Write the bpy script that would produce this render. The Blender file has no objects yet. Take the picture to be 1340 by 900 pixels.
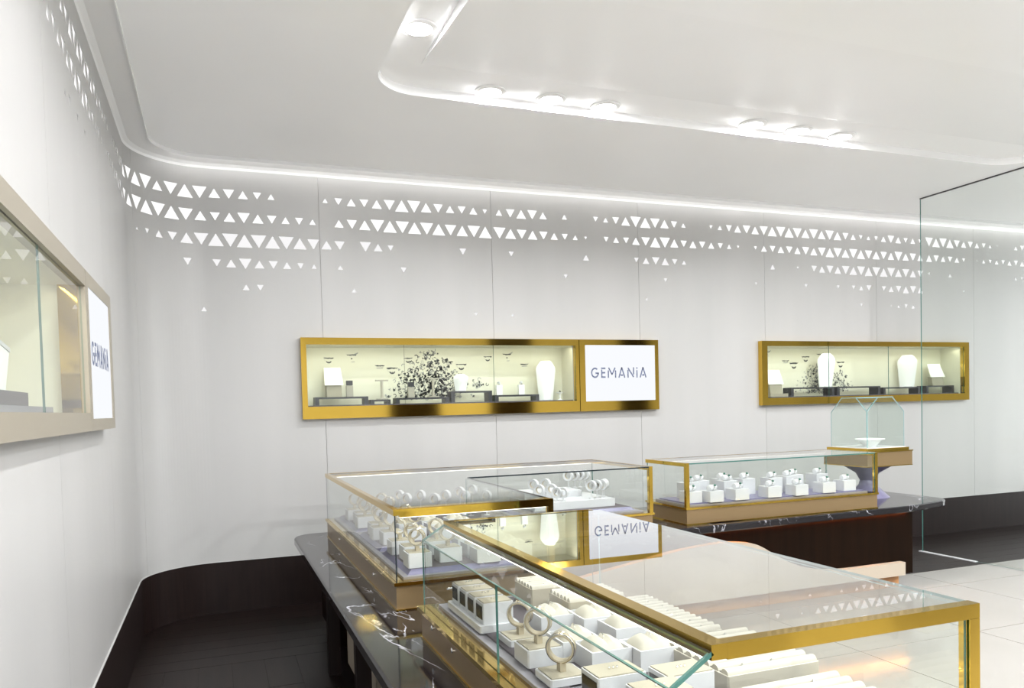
import bpy, bmesh, math, random
from mathutils import Vector, Matrix
from mathutils.geometry import delaunay_2d_cdt
random.seed(7)
SC = bpy.context.scene
COL = SC.collection
PI = math.pi

# ---------------------------------------------------------------- camera
YAW, PITCH, ROLL, FPX, CX, CY, H = 0.36319, -0.034856, -0.025556, 1021.24, 670.0, 567.65, 1.45
_f = Vector((math.sin(YAW)*math.cos(PITCH), math.cos(YAW)*math.cos(PITCH), math.sin(PITCH)))
_r = Vector((math.cos(YAW), -math.sin(YAW), 0.0))
_u = _r.cross(_f)
CR = math.cos(ROLL)*_r + math.sin(ROLL)*_u
CU = math.cos(ROLL)*_u - math.sin(ROLL)*_r
CF = _f
EYE = Vector((0, 0, H))
cam = bpy.data.cameras.new('camera')
co = bpy.data.objects.new('camera', cam); COL.objects.link(co)
m = Matrix((CR, CU, -CF)).transposed().to_4x4(); m.translation = EYE
co.matrix_world = m
cam.sensor_width = 36.0; cam.lens = FPX/1340*36.0
cam.shift_y = (CY-450)/1340.0
cam.clip_start = 0.02
SC.camera = co

def ray(x, y): return (x-CX)/FPX*CR - (y-CY)/FPX*CU + CF
def onz(x, y, z): d = ray(x, y); return EYE + d*((z-H)/d.z)
def ony(x, y, Y): d = ray(x, y); return EYE + d*(Y/d.y)
def onx(x, y, X): d = ray(x, y); return EYE + d*(X/d.x)

# ---------------------------------------------------------------- world and exposure
W = bpy.data.worlds.new('world'); SC.world = W; W.use_nodes = True
bg = W.node_tree.nodes['Background']
bg.inputs[0].default_value = (0.97, 0.985, 1.0, 1); bg.inputs[1].default_value = 1.5
vs = SC.view_settings
vs.view_transform = 'Standard'; vs.look = 'None'; vs.gamma = 1.0; vs.use_curve_mapping = False
vs.exposure = 2.12
SC.cycles.transparent_max_bounces = 40
SC.cycles.max_bounces = 10

# ---------------------------------------------------------------- materials
MT = {}
def mat(name, col, rough=0.5, metal=0.0, spec=0.5, emit=None, es=0.0):
    mm = bpy.data.materials.new(name); mm.use_nodes = True
    b = mm.node_tree.nodes['Principled BSDF']
    b.inputs['Base Color'].default_value = (*col, 1)
    b.inputs['Roughness'].default_value = rough
    b.inputs['Metallic'].default_value = metal
    b.inputs['Specular IOR Level'].default_value = spec
    if emit:
        b.inputs['Emission Color'].default_value = (*emit, 1)
        b.inputs['Emission Strength'].default_value = es
    MT[name] = mm
    return mm
def nodes(mm): return mm.node_tree.nodes, mm.node_tree.links, mm.node_tree.nodes['Principled BSDF']
def noise_tint(mm, c1, c2, scale=(1, 1, 1), sc=4.0, detail=4, bump=0.0):
    n, l, b = nodes(mm)
    tc = n.new('ShaderNodeTexCoord'); mp = n.new('ShaderNodeMapping')
    mp.inputs['Scale'].default_value = scale
    nz = n.new('ShaderNodeTexNoise'); nz.inputs['Scale'].default_value = sc; nz.inputs['Detail'].default_value = detail
    cr = n.new('ShaderNodeValToRGB')
    cr.color_ramp.elements[0].position = 0.3; cr.color_ramp.elements[0].color = (*c1, 1)
    cr.color_ramp.elements[1].position = 0.7; cr.color_ramp.elements[1].color = (*c2, 1)
    l.new(tc.outputs['Object'], mp.inputs[0]); l.new(mp.outputs[0], nz.inputs['Vector'])
    l.new(nz.outputs['Fac'], cr.inputs[0]); l.new(cr.outputs[0], b.inputs['Base Color'])
    if bump:
        bp = n.new('ShaderNodeBump'); bp.inputs['Strength'].default_value = bump
        l.new(nz.outputs['Fac'], bp.inputs['Height']); l.new(bp.outputs[0], b.inputs['Normal'])

noise_tint(mat('wall', (.5, .5, .5), .38), (.415, .412, .405), (.445, .44, .433), (1, 1, .12), 3.0, 5)
noise_tint(mat('ceiling', (.9, .9, .9), .22), (.93, .932, .935), (.955, .957, .96), (1, 1, 1), 1.3, 2)
mat('cove', (.84, .84, .84), .4)
mat('groove', (.40, .39, .37), .9)
noise_tint(mat('dark_wood', (.02, .01, .008), .42, 0, .25), (.006, .003, .0026), (.013, .007, .006), (9, .6, 9), 3.0, 6)
noise_tint(mat('skirting', (.016, .008, .007), .5, 0, .2), (.0075, .0035, .0032), (.012, .006, .005), (12, 12, .8), 3.0, 5)
noise_tint(mat('tile', (.8, .74, .64), .12), (.255, .243, .222), (.275, .263, .243), (1, 1, 1), 1.5, 4)
mat('grout', (.45, .40, .33), .8)
noise_tint(mat('brown_panel', (.045, .02, .012), .45, 0, .07), (.005, .0021, .0008), (.009, .0036, .0014), (14, 14, .7), 2.0, 5)
noise_tint(mat('oak', (.45, .22, .09), .5), (.40, .19, .075), (.52, .27, .115), (1.5, 12, 12), 3.0, 5)
mat('cream', (.40, .345, .275), .5)
mat('gold', (.66, .44, .075), .07, 1.0)
mat('champagne', (.30, .21, .11), .3, .6)
mat('champagne_light', (.30, .27, .215), .38, .3)
mat('chrome', (.85, .85, .86), .08, 1.0)
mat('white', (.54, .54, .56), .4)
mat('white_gloss', (.55, .55, .57), .25)
mat('beige', (.33, .295, .225), .65)
mat('linen', (.41, .38, .32), .8)
mat('hoop', (.42, .36, .26), .45)
mat('silver', (.86, .84, .80), .12, 1.0)
mat('mauve', (.075, .062, .072), .6)
mat('mauve_light', (.19, .18, .20), .5)
mat('lilac', (.14, .13, .22), .35)
mat('slot', (.11, .10, .085), .8)
mat('charcoal', (.03, .028, .035), .4)
mat('window_dark', (.03, .028, .025), .1)
mat('print', (.045, .047, .05), .6)
mat('print_soft', (.33, .33, .31), .6)
mat('letters', (.10, .12, .20), .5)
mat('interior', (.68, .66, .54), .5)
mat('porcelain', (.86, .86, .85), .25)
mat('black_edge', (.012, .02, .025), .2)
mat('stone', (.05, .13, .10), .05)
def emis(name, col, s):
    mm = bpy.data.materials.new(name); mm.use_nodes = True
    n = mm.node_tree.nodes; n.clear()
    e = n.new('ShaderNodeEmission'); o = n.new('ShaderNodeOutputMaterial')
    e.inputs[0].default_value = (*col, 1); e.inputs[1].default_value = s
    mm.node_tree.links.new(e.outputs[0], o.inputs[0]); MT[name] = mm
emis('lamp_lens', (1, .98, .96), 3.0)
emis('led_cool', (1, .99, .97), 3.2)
emis('led_warm', (1, .95, .76), 8.0)
emis('led_case', (1, .97, .86), .9)
emis('led_amber', (1, .33, .05), 16.0)
emis('lightbox', (.95, .97, 1), .23)
emis('backlit', (1.0, .99, .985), .27)
emis('backlit_low', (.98, .97, .97), .225)
def glass(name, tint, ior=1.5, boost=1.0):
    mm = bpy.data.materials.new(name); mm.use_nodes = True
    n, l = mm.node_tree.nodes, mm.node_tree.links; n.clear()
    o = n.new('ShaderNodeOutputMaterial'); mx = n.new('ShaderNodeMixShader')
    t = n.new('ShaderNodeBsdfTransparent'); g = n.new('ShaderNodeBsdfGlossy')
    t.inputs[0].default_value = (*tint, 1); g.inputs['Roughness'].default_value = 0.0
    g.inputs[0].default_value = (1, 1, 1, 1)
    fr = n.new('ShaderNodeFresnel'); fr.inputs[0].default_value = ior
    ge = n.new('ShaderNodeNewGeometry')
    sb = n.new('ShaderNodeMath'); sb.operation = 'SUBTRACT'; sb.inputs[0].default_value = boost
    mu = n.new('ShaderNodeMath'); mu.operation = 'MULTIPLY'; mu.use_clamp = True
    mb = n.new('ShaderNodeMath'); mb.operation = 'MULTIPLY'; mb.inputs[1].default_value = boost
    l.new(ge.outputs['Backfacing'], mb.inputs[0]); l.new(mb.outputs[0], sb.inputs[1])
    l.new(fr.outputs[0], mu.inputs[0]); l.new(sb.outputs[0], mu.inputs[1])
    l.new(mu.outputs[0], mx.inputs[0]); l.new(t.outputs[0], mx.inputs[1]); l.new(g.outputs[0], mx.inputs[2])
    l.new(mx.outputs[0], o.inputs[0]); MT[name] = mm
glass('glass', (.965, .98, .97), 1.5, 1.25)
glass('glass_top', (.96, .975, .965), 1.5, 1.9)
glass('glass_clear', (.965, .98, .97), 1.45, .85)
glass('glass_side', (.95, .975, .96), 1.5, 1.2)
glass('glass_wall', (.955, .972, .962), 1.45, .6)
def edge_glass(name, col, k):
    mm = bpy.data.materials.new(name); mm.use_nodes = True
    n, l = mm.node_tree.nodes, mm.node_tree.links
    b = n['Principled BSDF']; b.inputs['Base Color'].default_value = (*col, 1); b.inputs['Roughness'].default_value = .15
    t = n.new('ShaderNodeBsdfTransparent'); t.inputs[0].default_value = (*[c**.5 for c in col], 1)
    mx = n.new('ShaderNodeMixShader'); mx.inputs[0].default_value = k
    l.new(t.outputs[0], mx.inputs[1]); l.new(b.outputs[0], mx.inputs[2])
    l.new(mx.outputs[0], n['Material Output'].inputs[0]); MT[name] = mm
edge_glass('glass_edge', (.055, .16, .14), .8)
edge_glass('glass_edge_pale', (.28, .44, .46), .7)
def marble():
    mm = mat('marble', (.01, .01, .012), .07, 0, .38)
    n, l, b = nodes(mm)
    tc = n.new('ShaderNodeTexCoord')
    def vein(scale, width, rot, lo, hi):
        mp = n.new('ShaderNodeMapping'); mp.inputs['Rotation'].default_value = (0, 0, rot); mp.inputs['Scale'].default_value = (1, .45, 1)
        l.new(tc.outputs['Object'], mp.inputs[0])
        nz = n.new('ShaderNodeTexNoise'); nz.inputs['Scale'].default_value = scale; nz.inputs['Detail'].default_value = 7; nz.inputs['Distortion'].default_value = .6
        l.new(mp.outputs[0], nz.inputs['Vector'])
        a = n.new('ShaderNodeMath'); a.operation = 'SUBTRACT'; a.inputs[1].default_value = .5; l.new(nz.outputs['Fac'], a.inputs[0])
        b_ = n.new('ShaderNodeMath'); b_.operation = 'ABSOLUTE'; l.new(a.outputs[0], b_.inputs[0])
        r1 = n.new('ShaderNodeMapRange'); r1.inputs[1].default_value = 0; r1.inputs[2].default_value = width; r1.inputs[3].default_value = 1; r1.inputs[4].default_value = 0
        l.new(b_.outputs[0], r1.inputs[0])
        nm = n.new('ShaderNodeTexNoise'); nm.inputs['Scale'].default_value = scale*1.7; l.new(tc.outputs['Object'], nm.inputs['Vector'])
        r2 = n.new('ShaderNodeMapRange'); r2.inputs[1].default_value = lo; r2.inputs[2].default_value = hi; l.new(nm.outputs['Fac'], r2.inputs[0])
        m_ = n.new('ShaderNodeMath'); m_.operation = 'MULTIPLY'; l.new(r1.outputs[0], m_.inputs[0]); l.new(r2.outputs[0], m_.inputs[1])
        return m_
    v1, v2 = vein(1.5, .0055, .5, .46, .66), vein(2.6, .004, -.7, .50, .68)
    mu = n.new('ShaderNodeMath'); mu.operation = 'MAXIMUM'; l.new(v1.outputs[0], mu.inputs[0]); l.new(v2.outputs[0], mu.inputs[1])
    mc = n.new('ShaderNodeMix'); mc.data_type = 'RGBA'
    mc.inputs[6].default_value = (.010, .009, .011, 1); mc.inputs[7].default_value = (.62, .62, .68, 1)
    l.new(mu.outputs[0], mc.inputs[0]); l.new(mc.outputs[2], b.inputs['Base Color'])
marble()

# ---------------------------------------------------------------- mesh helpers
class MB:
    def __init__(s, tf=None): s.v, s.f, s.mi, s.tf = [], [], [], tf
    def add(s, vs, fs, mi=0):
        o = len(s.v)
        for p in vs:
            p = Vector(p); s.v.append(s.tf(p) if s.tf else p)
        for k, f in enumerate(fs):
            s.f.append([i+o for i in f]); s.mi.append(mi[k] if isinstance(mi, (list, tuple)) else mi)
        return s
    def box(s, x0, x1, y0, y1, z0, z1, mi=0):
        return s.add([(x0, y0, z0), (x1, y0, z0), (x1, y1, z0), (x0, y1, z0), (x0, y0, z1), (x1, y0, z1), (x1, y1, z1), (x0, y1, z1)],
                     [(0, 3, 2, 1), (4, 5, 6, 7), (0, 1, 5, 4), (1, 2, 6, 5), (2, 3, 7, 6), (3, 0, 4, 7)], mi)
    def prism(s, poly, z0, z1, mi=0, cap=None):
        n = len(poly)
        vs = [(p[0], p[1], z0) for p in poly]+[(p[0], p[1], z1) for p in poly]
        fs = [tuple(range(n))[::-1], tuple(range(n, 2*n))]+[(i, (i+1) % n, (i+1) % n+n, i+n) for i in range(n)]
        if cap is None: cap = mi
        return s.add(vs, fs, [cap, cap]+[mi]*n)
    def slab(s, quad, d, mi=0, emi=1):
        """polygon extruded by vector d; faces mi, rim emi"""
        n = len(quad); d = Vector(d)
        vs = [Vector(q) for q in quad]+[Vector(q)+d for q in quad]
        fs = [tuple(range(n))[::-1], tuple(range(n, 2*n))]+[(i, (i+1) % n, (i+1) % n+n, i+n) for i in range(n)]
        return s.add(vs, fs, [mi, mi]+[emi]*n)
    def lathe(s, prof, c=(0, 0, 0), ax=None, seg=20, mi=0, closed=False):
        c = Vector(c); q = Vector((0, 0, 1)).rotation_difference(Vector(ax).normalized()) if ax else None
        vs = []
        for r, z in prof:
            for k in range(seg):
                a = 2*PI*k/seg; p = Vector((r*math.cos(a), r*math.sin(a), z))
                if q: p = q @ p
                vs.append(p+c)
        n = len(prof); fs = []
        for i in range(n if closed else n-1):
            j = (i+1) % n
            for k in range(seg):
                k2 = (k+1) % seg; fs.append((i*seg+k, i*seg+k2, j*seg+k2, j*seg+k))
        if not closed:
            if prof[0][0] > 1e-6: fs.append(tuple(range(seg))[::-1])
            if prof[-1][0] > 1e-6: fs.append(tuple(range((n-1)*seg, n*seg)))
        return s.add(vs, fs, mi)
    def build(s, name, mats, parent=None, smooth=False):
        me = bpy.data.meshes.new(name)
        me.from_pydata(s.v, [], s.f)
        for x in ([mats] if isinstance(mats, str) else mats): me.materials.append(MT[x])
        for p, i in zip(me.polygons, s.mi): p.material_index = i
        bm = bmesh.new(); bm.from_mesh(me)
        bmesh.ops.remove_doubles(bm, verts=bm.verts, dist=1e-6)
        bmesh.ops.recalc_face_normals(bm, faces=bm.faces)
        bm.to_mesh(me); bm.free()
        if smooth:
            me.polygons.foreach_set('use_smooth', [True]*len(me.polygons))
            try: me.set_sharp_from_angle(angle=math.radians(38))
            except Exception: pass
        o = bpy.data.objects.new(name, me); COL.objects.link(o)
        if parent:
            o.parent = parent
            if parent.type == 'MESH' or True:
                o.matrix_parent_inverse = Matrix.Identity(4)
        return o
def empty(name, loc, label, cat, group=None):
    o = bpy.data.objects.new(name, None); COL.objects.link(o); o.location = loc; o.empty_display_size = .05
    return tag(o, label, cat, group)
def tag(o, label, cat, group=None):
    o['label'] = label; o['category'] = cat
    if group: o['group'] = group
    return o
def struct(o, label=None):
    o['kind'] = 'structure'
    if label: o['label'] = label
    return o
def copy_tree(o, parent=None):
    c = o.copy(); COL.objects.link(c); c.parent = parent
    for ch in o.children: copy_tree(ch, c)
    return c
def place(o, loc, rz=0.0, sc=1.0):
    o.location = loc; o.rotation_euler = (0, 0, rz); o.scale = (sc, sc, sc); return o
def off(loc):
    L = Vector(loc)
    return lambda p: p-L          # world coordinates to coordinates local to a root at loc

# ---------------------------------------------------------------- room data
WY, XL, RR = 6.05, -0.493, 0.478           # back wall, left wall, corner radius
X0, Y0 = XL+RR, WY-RR
ARC = RR*PI/2
def wall(s, z, w=0.0):                      # s runs along left wall, round the corner, along the back wall; w into the room
    if s >= X0: return Vector((s, WY-w, z))
    a = (X0-s)/RR
    if a < PI/2: return Vector((X0-(RR-w)*math.sin(a), Y0+(RR-w)*math.cos(a), z))
    return Vector((XL+w, Y0-(X0-s-ARC), z))
def s_of_left(y): return X0-ARC-(Y0-y)
S_MIN, S_MAX = s_of_left(-2.6), 12.0
SEAMS = [-4.70, -3.33, -1.956, -.584, .788, 2.163, 3.529, 4.88, 6.25, 7.6, 8.95, 10.3]
ZB, ZT = 0.372, 3.212
ROWZ = [3.04, 2.874, 2.708, 2.542, 2.372, 2.208]
PITCHX = .0983
def colx(c): return (.838+.098*c) if c < 14 else (2.235+.0980*(c-14)) if c < 62 else (2.235+.0980*(c-14)-.07)
def sizes(txt, c0): return {c0+i: int(ch, 16)/10 for i, ch in enumerate(txt) if ch != '0'}
ROWS = [
    {**sizes('466789ab' 'bccbbbbaa' '887765' '4' '04' '066' '88' 'ab' 'b' 'bb8' 'aba8' '87' '65', -43)},
    {}, {}, {}, {}, {}]
def rowdict(pairs):
    d = {}
    for c0, txt in pairs: d.update(sizes(txt, c0))
    return d
ROWS[0] = rowdict([(-43, '5678889ccbbbbaa88764'), (-22, '466889babb8abaa'[0:15]), (-8, '88765'), (0, '46778 9bb987'.replace(' ', '')),
                   (11, '774'), (14, '68997'), (20, '5'), (23, '5579bba975'), (35, '457899abccbababaa'), (50, 'a87555'), (55, '07986750'), (63, 'cccc9887652'), (76, '678')])
ROWS[1] = rowdict([(-42, '688899abbbb8866'), (-27, '4'), (-25, '36677899aaabcb'), (-12, 'bba87898766500'), (1, '789bbbbbbaabcbaaa'[0:17]), (16, '99876530'), (24, '566 89bb978776 53'.replace(' ', '')),
                   (40, '47788899abbabbaa99b998'), (63, '9877750255667777')])
ROWS[2] = rowdict([(-38, '45'), (-35, '4'), (-33, '4'), (-14, '34679abcccbba9'), (-9, 'a'), (-8, 'b'), (0, '88'), (3, '975'), (11, '6'), (15, '5'), (22, '6'), (27, '578865'), (42, '6'), (45, '3'), (47, '7899aabbbbbaa98'), (63, '3'), (66, '5'), (76, '555')])
ROWS[3] = rowdict([(-10, '6'), (-8, '679776 54'.replace(' ', '')), (1, '4'), (6, '5'), (20, '4'), (30, '4'), (40, '3'), (46, '4'), (50, '4'), (52, '567'), (56, '678998'), (68, '3')])
ROWS[4] = rowdict([(-6, '55'), (2, '4'), (28, '3'), (53, '4'), (57, '2455')])
ROWS[5] = rowdict([(-9, '4'), (12, '3'), (15, '3')])
def tri2d(c, r, w):
    up = (c+r) % 2 == 0
    x, z, h = colx(c), ROWZ[r], .85*w
    g = 1 if up else -1
    return [(x-w/2, z-g*h/2), (x+w/2, z-g*h/2), (x, z+g*h/2)]
TRIS = []
for r in range(6):
    for c, k in ROWS[r].items():
        w = min(k, 1.13)*PITCHX
        if colx(c) < S_MAX-.3: TRIS.append((tri2d(c, r, w), r))
# cabinet openings cut through the panels (s0,s1,z0,z1)
SLY = s_of_left
OPEN = [(.66, 2.87, 1.46, 1.96), (4.86, 7.40, 1.46, 1.96), (SLY(1.06), SLY(3.34), 1.46, 1.95)]

# ---------------------------------------------------------------- walls
def build_walls():
    wl = MB(); wb = MB()
    # structural walls behind the panels
    wb.box(X0-.2, S_MAX, WY+.34, WY+.40, 0, 3.4); wl.box(XL-.40, XL-.34, -2.6, WY+.40, 0, 3.4)
    wb = struct(wb.build('wall_back', 'groove'), 'white perforated panel wall with rows of glowing triangles, behind the counters')
    wl = struct(wl.build('wall_left', 'groove'), 'white panelled wall with rounded corner beside the dark wood aisle')
    pts, edges = [], []
    def loop(ps, closed=True):
        b = len(pts); pts.extend(Vector(p) for p in ps)
        n = len(ps); edges.extend((b+i, b+(i+1) % n) for i in range(n if closed else n-1))
    loop([(S_MIN, ZB), (S_MAX, ZB), (S_MAX, ZT), (S_MIN, ZT)])
    G = .0013
    for sm in SEAMS:
        loop([(sm-G, ZB), (sm-G, ZT)], False); loop([(sm+G, ZB), (sm+G, ZT)], False)
    for i in range(0, 33):
        sx = X0-ARC*i/32; loop([(sx, ZB), (sx, ZT)], False)
    for t, r in TRIS: loop(t)
    for a, b, c, d in OPEN: loop([(a, c), (b, c), (b, d), (a, d)])
    V, E, F, _, _, _ = delaunay_2d_cdt(pts, edges, [], 0, 1e-5)
    def intri(p, t):
        s = [(t[(i+1) % 3][0]-t[i][0])*(p[1]-t[i][1])-(t[(i+1) % 3][1]-t[i][1])*(p[0]-t[i][0]) for i in range(3)]
        return all(x > 0 for x in s) or all(x < 0 for x in s)
    groups = {}
    for f in F:
        c = (sum(V[i].x for i in f)/len(f), sum(V[i].y for i in f)/len(f))
        if any(abs(c[0]-sm) < G for sm in SEAMS): continue
        if any(a < c[0] < b and cc < c[1] < d for a, b, cc, d in OPEN): continue
        if c[1] > 2.1 and any(abs(c[0]-t[2][0]) < .08 and intri(c, t) for t, r in TRIS): continue
        k = sum(1 for sm in SEAMS if c[0] > sm)
        groups.setdefault(k, []).append(f)
    for k, fs in sorted(groups.items()):
        b = MB(); used = {}
        T = .004
        ed = {}
        for f in fs:
            for i in range(len(f)):
                e = (f[i], f[(i+1) % len(f)]); ed[e] = 1
        vs, ff = [], []
        def vi(i, back):
            if (i, back) not in used:
                used[(i, back)] = len(vs); vs.append(wall(V[i].x, V[i].y, -T if back else 0))
            return used[(i, back)]
        for f in fs: ff.append([vi(i, 0) for i in f]); ff.append([vi(i, 1) for i in f][::-1])
        for (a, c) in ed:
            if (c, a) not in ed: ff.append([vi(a, 0), vi(a, 1), vi(c, 1), vi(c, 0)])
        b.add(vs, ff); b.build('panel', 'wall', wb if k >= 4 else wl)
    for t, r in TRIS:
        cx = sum(p[0] for p in t)/3; cz = sum(p[1] for p in t)/3
        q = [(cx+(p[0]-cx)*1.12, cz+(p[1]-cz)*1.12) for p in t]
        b = MB(); vs = [wall(p[0], p[1], -.009) for p in q]+[wall(p[0], p[1], -.0145) for p in q]
        # sits behind the cut-out, just under the panel face
        vs = [wall(p[0], p[1], -.0042) for p in q]+[wall(p[0], p[1], -.0085) for p in q]
        b.add(vs, [(0, 1, 2), (5, 4, 3), (0, 3, 4, 1), (1, 4, 5, 2), (2, 5, 3, 0)])
        b.build('triangle_pane', 'backlit' if r < 2 else 'backlit_low', wb if cx > SEAMS[3] else wl)
    # skirting
    def strip(name, s0, s1, prof, mt, n=None, lab=None):
        ss = [s0]; x = s0
        cuts = [X0-ARC*i/24 for i in range(24, -1, -1)]
        ss = [s0]+[c for c in cuts if s0 < c < s1]+[s1]
        b = MB(); vs = []; ff = []
        n = len(prof)
        for sx in ss:
            for w, z in prof: vs.append(wall(sx, z, w))
        for i in range(len(ss)-1):
            for j in range(n):
                j2 = (j+1) % n; ff.append((i*n+j, i*n+j2, (i+1)*n+j2, (i+1)*n+j))
        ff.append(tuple(range(n))[::-1]); ff.append(tuple((len(ss)-1)*n+j for j in range(n)))
        b.add(vs, ff); return b.build(name, mt)
    sk = [(.006, 0), (.006, ZB), (-.012, ZB), (-.012, 0)]
    struct(strip('baseboard_left', S_MIN, SEAMS[3], sk, 'skirting'))
    struct(strip('baseboard_back', SEAMS[3], S_MAX, sk, 'skirting'))
    tp = [(.0065, ZB), (.0065, ZB+.004), (-.012, ZB+.004), (-.012, ZB)]
    struct(strip('trim_1', S_MIN, S_MAX, tp, 'wall'))
    cv = [(-.012, ZT), (0.0, ZT), (.006, 3.228), (.03, 3.244), (.10, 3.252), (.150, 3.256), (.150, 3.238), (.156, 3.238), (.156, 3.275), (-.012, 3.275)]
    struct(strip('trim_2', S_MIN, S_MAX, cv, 'cove'), 'white concave cornice running between wall panels and ceiling')
    led = [(.1455, 3.240), (.1495, 3.240), (.1495, 3.254), (.1455, 3.254)]
    tag(strip('cove_light', -.30, S_MAX, led, 'led_cool'), 'thin white LED strip glowing along the ceiling cornice', 'light')
build_walls()

# ---------------------------------------------------------------- ceiling
ZC, ZTR = 3.262, 3.312
def round_rect(x0, x1, y0, y1, r, n=10):
    ps = []
    for cx, cy, a0 in ((x1-r, y1-r, 0), (x0+r, y1-r, PI/2), (x0+r, y0+r, PI), (x1-r, y0+r, 3*PI/2)):
        for k in range(n+1):
            a = a0+PI/2*k/n; ps.append((cx+r*math.cos(a), cy+r*math.sin(a)))
    return ps
TRAY = round_rect(.888, 6.05, -1.6, 4.465, .27, 14)
def build_ceiling():
    pts, edges = [], []
    def loop(ps):
        b = len(pts); pts.extend(Vector(p) for p in ps); n = len(ps)
        edges.extend((b+i, b+(i+1) % n) for i in range(n))
    loop([(XL-.4, -2.6), (S_MAX, -2.6), (S_MAX, WY+.4), (XL-.4, WY+.4)]); loop(TRAY)
    V, E, F, _, _, _ = delaunay_2d_cdt(pts, edges, [], 0, 1e-5)
    def inside(x, y):
        c = False; n = len(TRAY)
        for i in range(n):
            (x1, y1), (x2, y2) = TRAY[i], TRAY[(i+1) % n]
            if (y1 > y) != (y2 > y) and x < (x2-x1)*(y-y1)/(y2-y1)+x1: c = not c
        return c
    b = MB()
    fs = [f for f in F if not inside(sum(V[i].x for i in f)/len(f), sum(V[i].y for i in f)/len(f))]
    b.add([(v.x, v.y, ZC) for v in V], fs)
    b.box(XL-.4, S_MAX, -2.6, WY+.4, 3.36, 3.40)
    c = struct(b.build('ceiling', 'ceiling'), 'glossy white ceiling with a shallow rounded tray')
    # tray soffit and its riser
    t = MB(); n = len(TRAY)
    t.add([(p[0], p[1], ZC) for p in TRAY]+[(p[0], p[1], ZTR) for p in TRAY], [(i, (i+1) % n, (i+1) % n+n, i+n) for i in range(n)])
    t.add([(p[0], p[1], ZTR) for p in TRAY], [tuple(range(n))])
    o = t.build('ceiling_tray', 'ceiling', c)
    # inclined inner panel dropping towards the shop front
    x0, x1 = 1.112, 5.8
    prof = [(4.16, ZTR-.001), (3.1, ZTR-.085), (1.5, ZTR-.16), (-1.4, ZTR-.16)]
    t = MB(); vs = []
    for x in (x0, x1):
        for y, z in prof: vs.append((x, y, z))
        for y, z in prof[::-1]: vs.append((x, y, ZTR))
    m_ = 8
    t.add(vs, [tuple(range(m_)), tuple(range(m_, 2*m_))[::-1]]+[(i, (i+1) % m_, (i+1) % m_+m_, i+m_) for i in range(m_)])
    t.build('inclined_panel', 'ceiling', c)
build_ceiling()

def downlight(loc, lab, grp, energy):
    o = empty('downlight', loc, lab, 'ceiling light', grp)
    b = MB(); b.lathe([(.068, -.010), (.092, -.006), (.095, -.0005), (.068, -.0005)], seg=28, closed=True); b.build('trim_ring', 'cove', o, True)
    b = MB(); b.lathe([(.067, -.006), (.067, -.001)], seg=28); b.build('lens', 'lamp_lens', o)
    li = bpy.data.lights.new('lamp', 'AREA'); li.shape = 'DISK'; li.size = .12; li.energy = energy
    li.color = (.985, .99, 1)
    lo = bpy.data.objects.new('lamp', li); COL.objects.link(lo); lo.parent = o; lo.location = (0, 0, -.014)
    return o
LW, LV = 15, 3.6
for (x, y), w in zip([(641, 119), (721, 129), (792, 139)], ['nearest the rounded tray corner', 'in the middle', 'farthest from the rounded tray corner']):
    p = onz(x, y, ZTR); downlight((p.x, p.y, ZTR-.001), 'recessed downlight of the trio by the tray corner, '+w, 'downlights by the tray corner', LV)
for (x, y), w in zip([(985, 162), (1045, 170), (1101, 178)], ['farthest from the glass partition', 'in the middle', 'nearest the glass partition']):
    p = onz(x, y, ZTR); downlight((p.x, p.y, ZTR-.001), 'recessed downlight of the trio towards the partition, '+w, 'downlights towards the partition', LV)
p = onz(548, 36, ZTR); downlight((p.x, p.y, ZTR-.001), 'single round recessed downlight beside the inclined ceiling panel', None, 5)
for (x, y) in [(.98, 2.3), (.98, 1.1), (.98, -.1), (5.93, 3.3), (5.93, 2.2), (5.93, 1.0)]:  # extra downlights out of view, added to brighten the room
    downlight((x, y, ZTR-.001), 'added out-of-view downlight along the side of the ceiling tray', 'added downlights along the tray sides', LW if x > 1 else 7)
for x in (2.2, 3.5, 4.8):  # more unseen lamps added overhead for general brightness
    for y in (1.0, -.4):
        downlight((x, y, ZTR-.162), 'added out-of-view downlight in the level part of the inclined panel', 'added downlights in the inclined panel', LW)
for (x, y) in [(.15, 2.4), (.15, .8), (.15, -1.0), (7.6, 2.6), (9.6, 2.6), (7.6, .4), (9.6, .4)]:  # outer ceiling lamps out of view, added as fill for the room
    downlight((x, y, ZC-.001), 'added out-of-view downlight in the outer ceiling around the tray', 'added downlights in the outer ceiling', 6 if x > 1 else 1.4)

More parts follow.
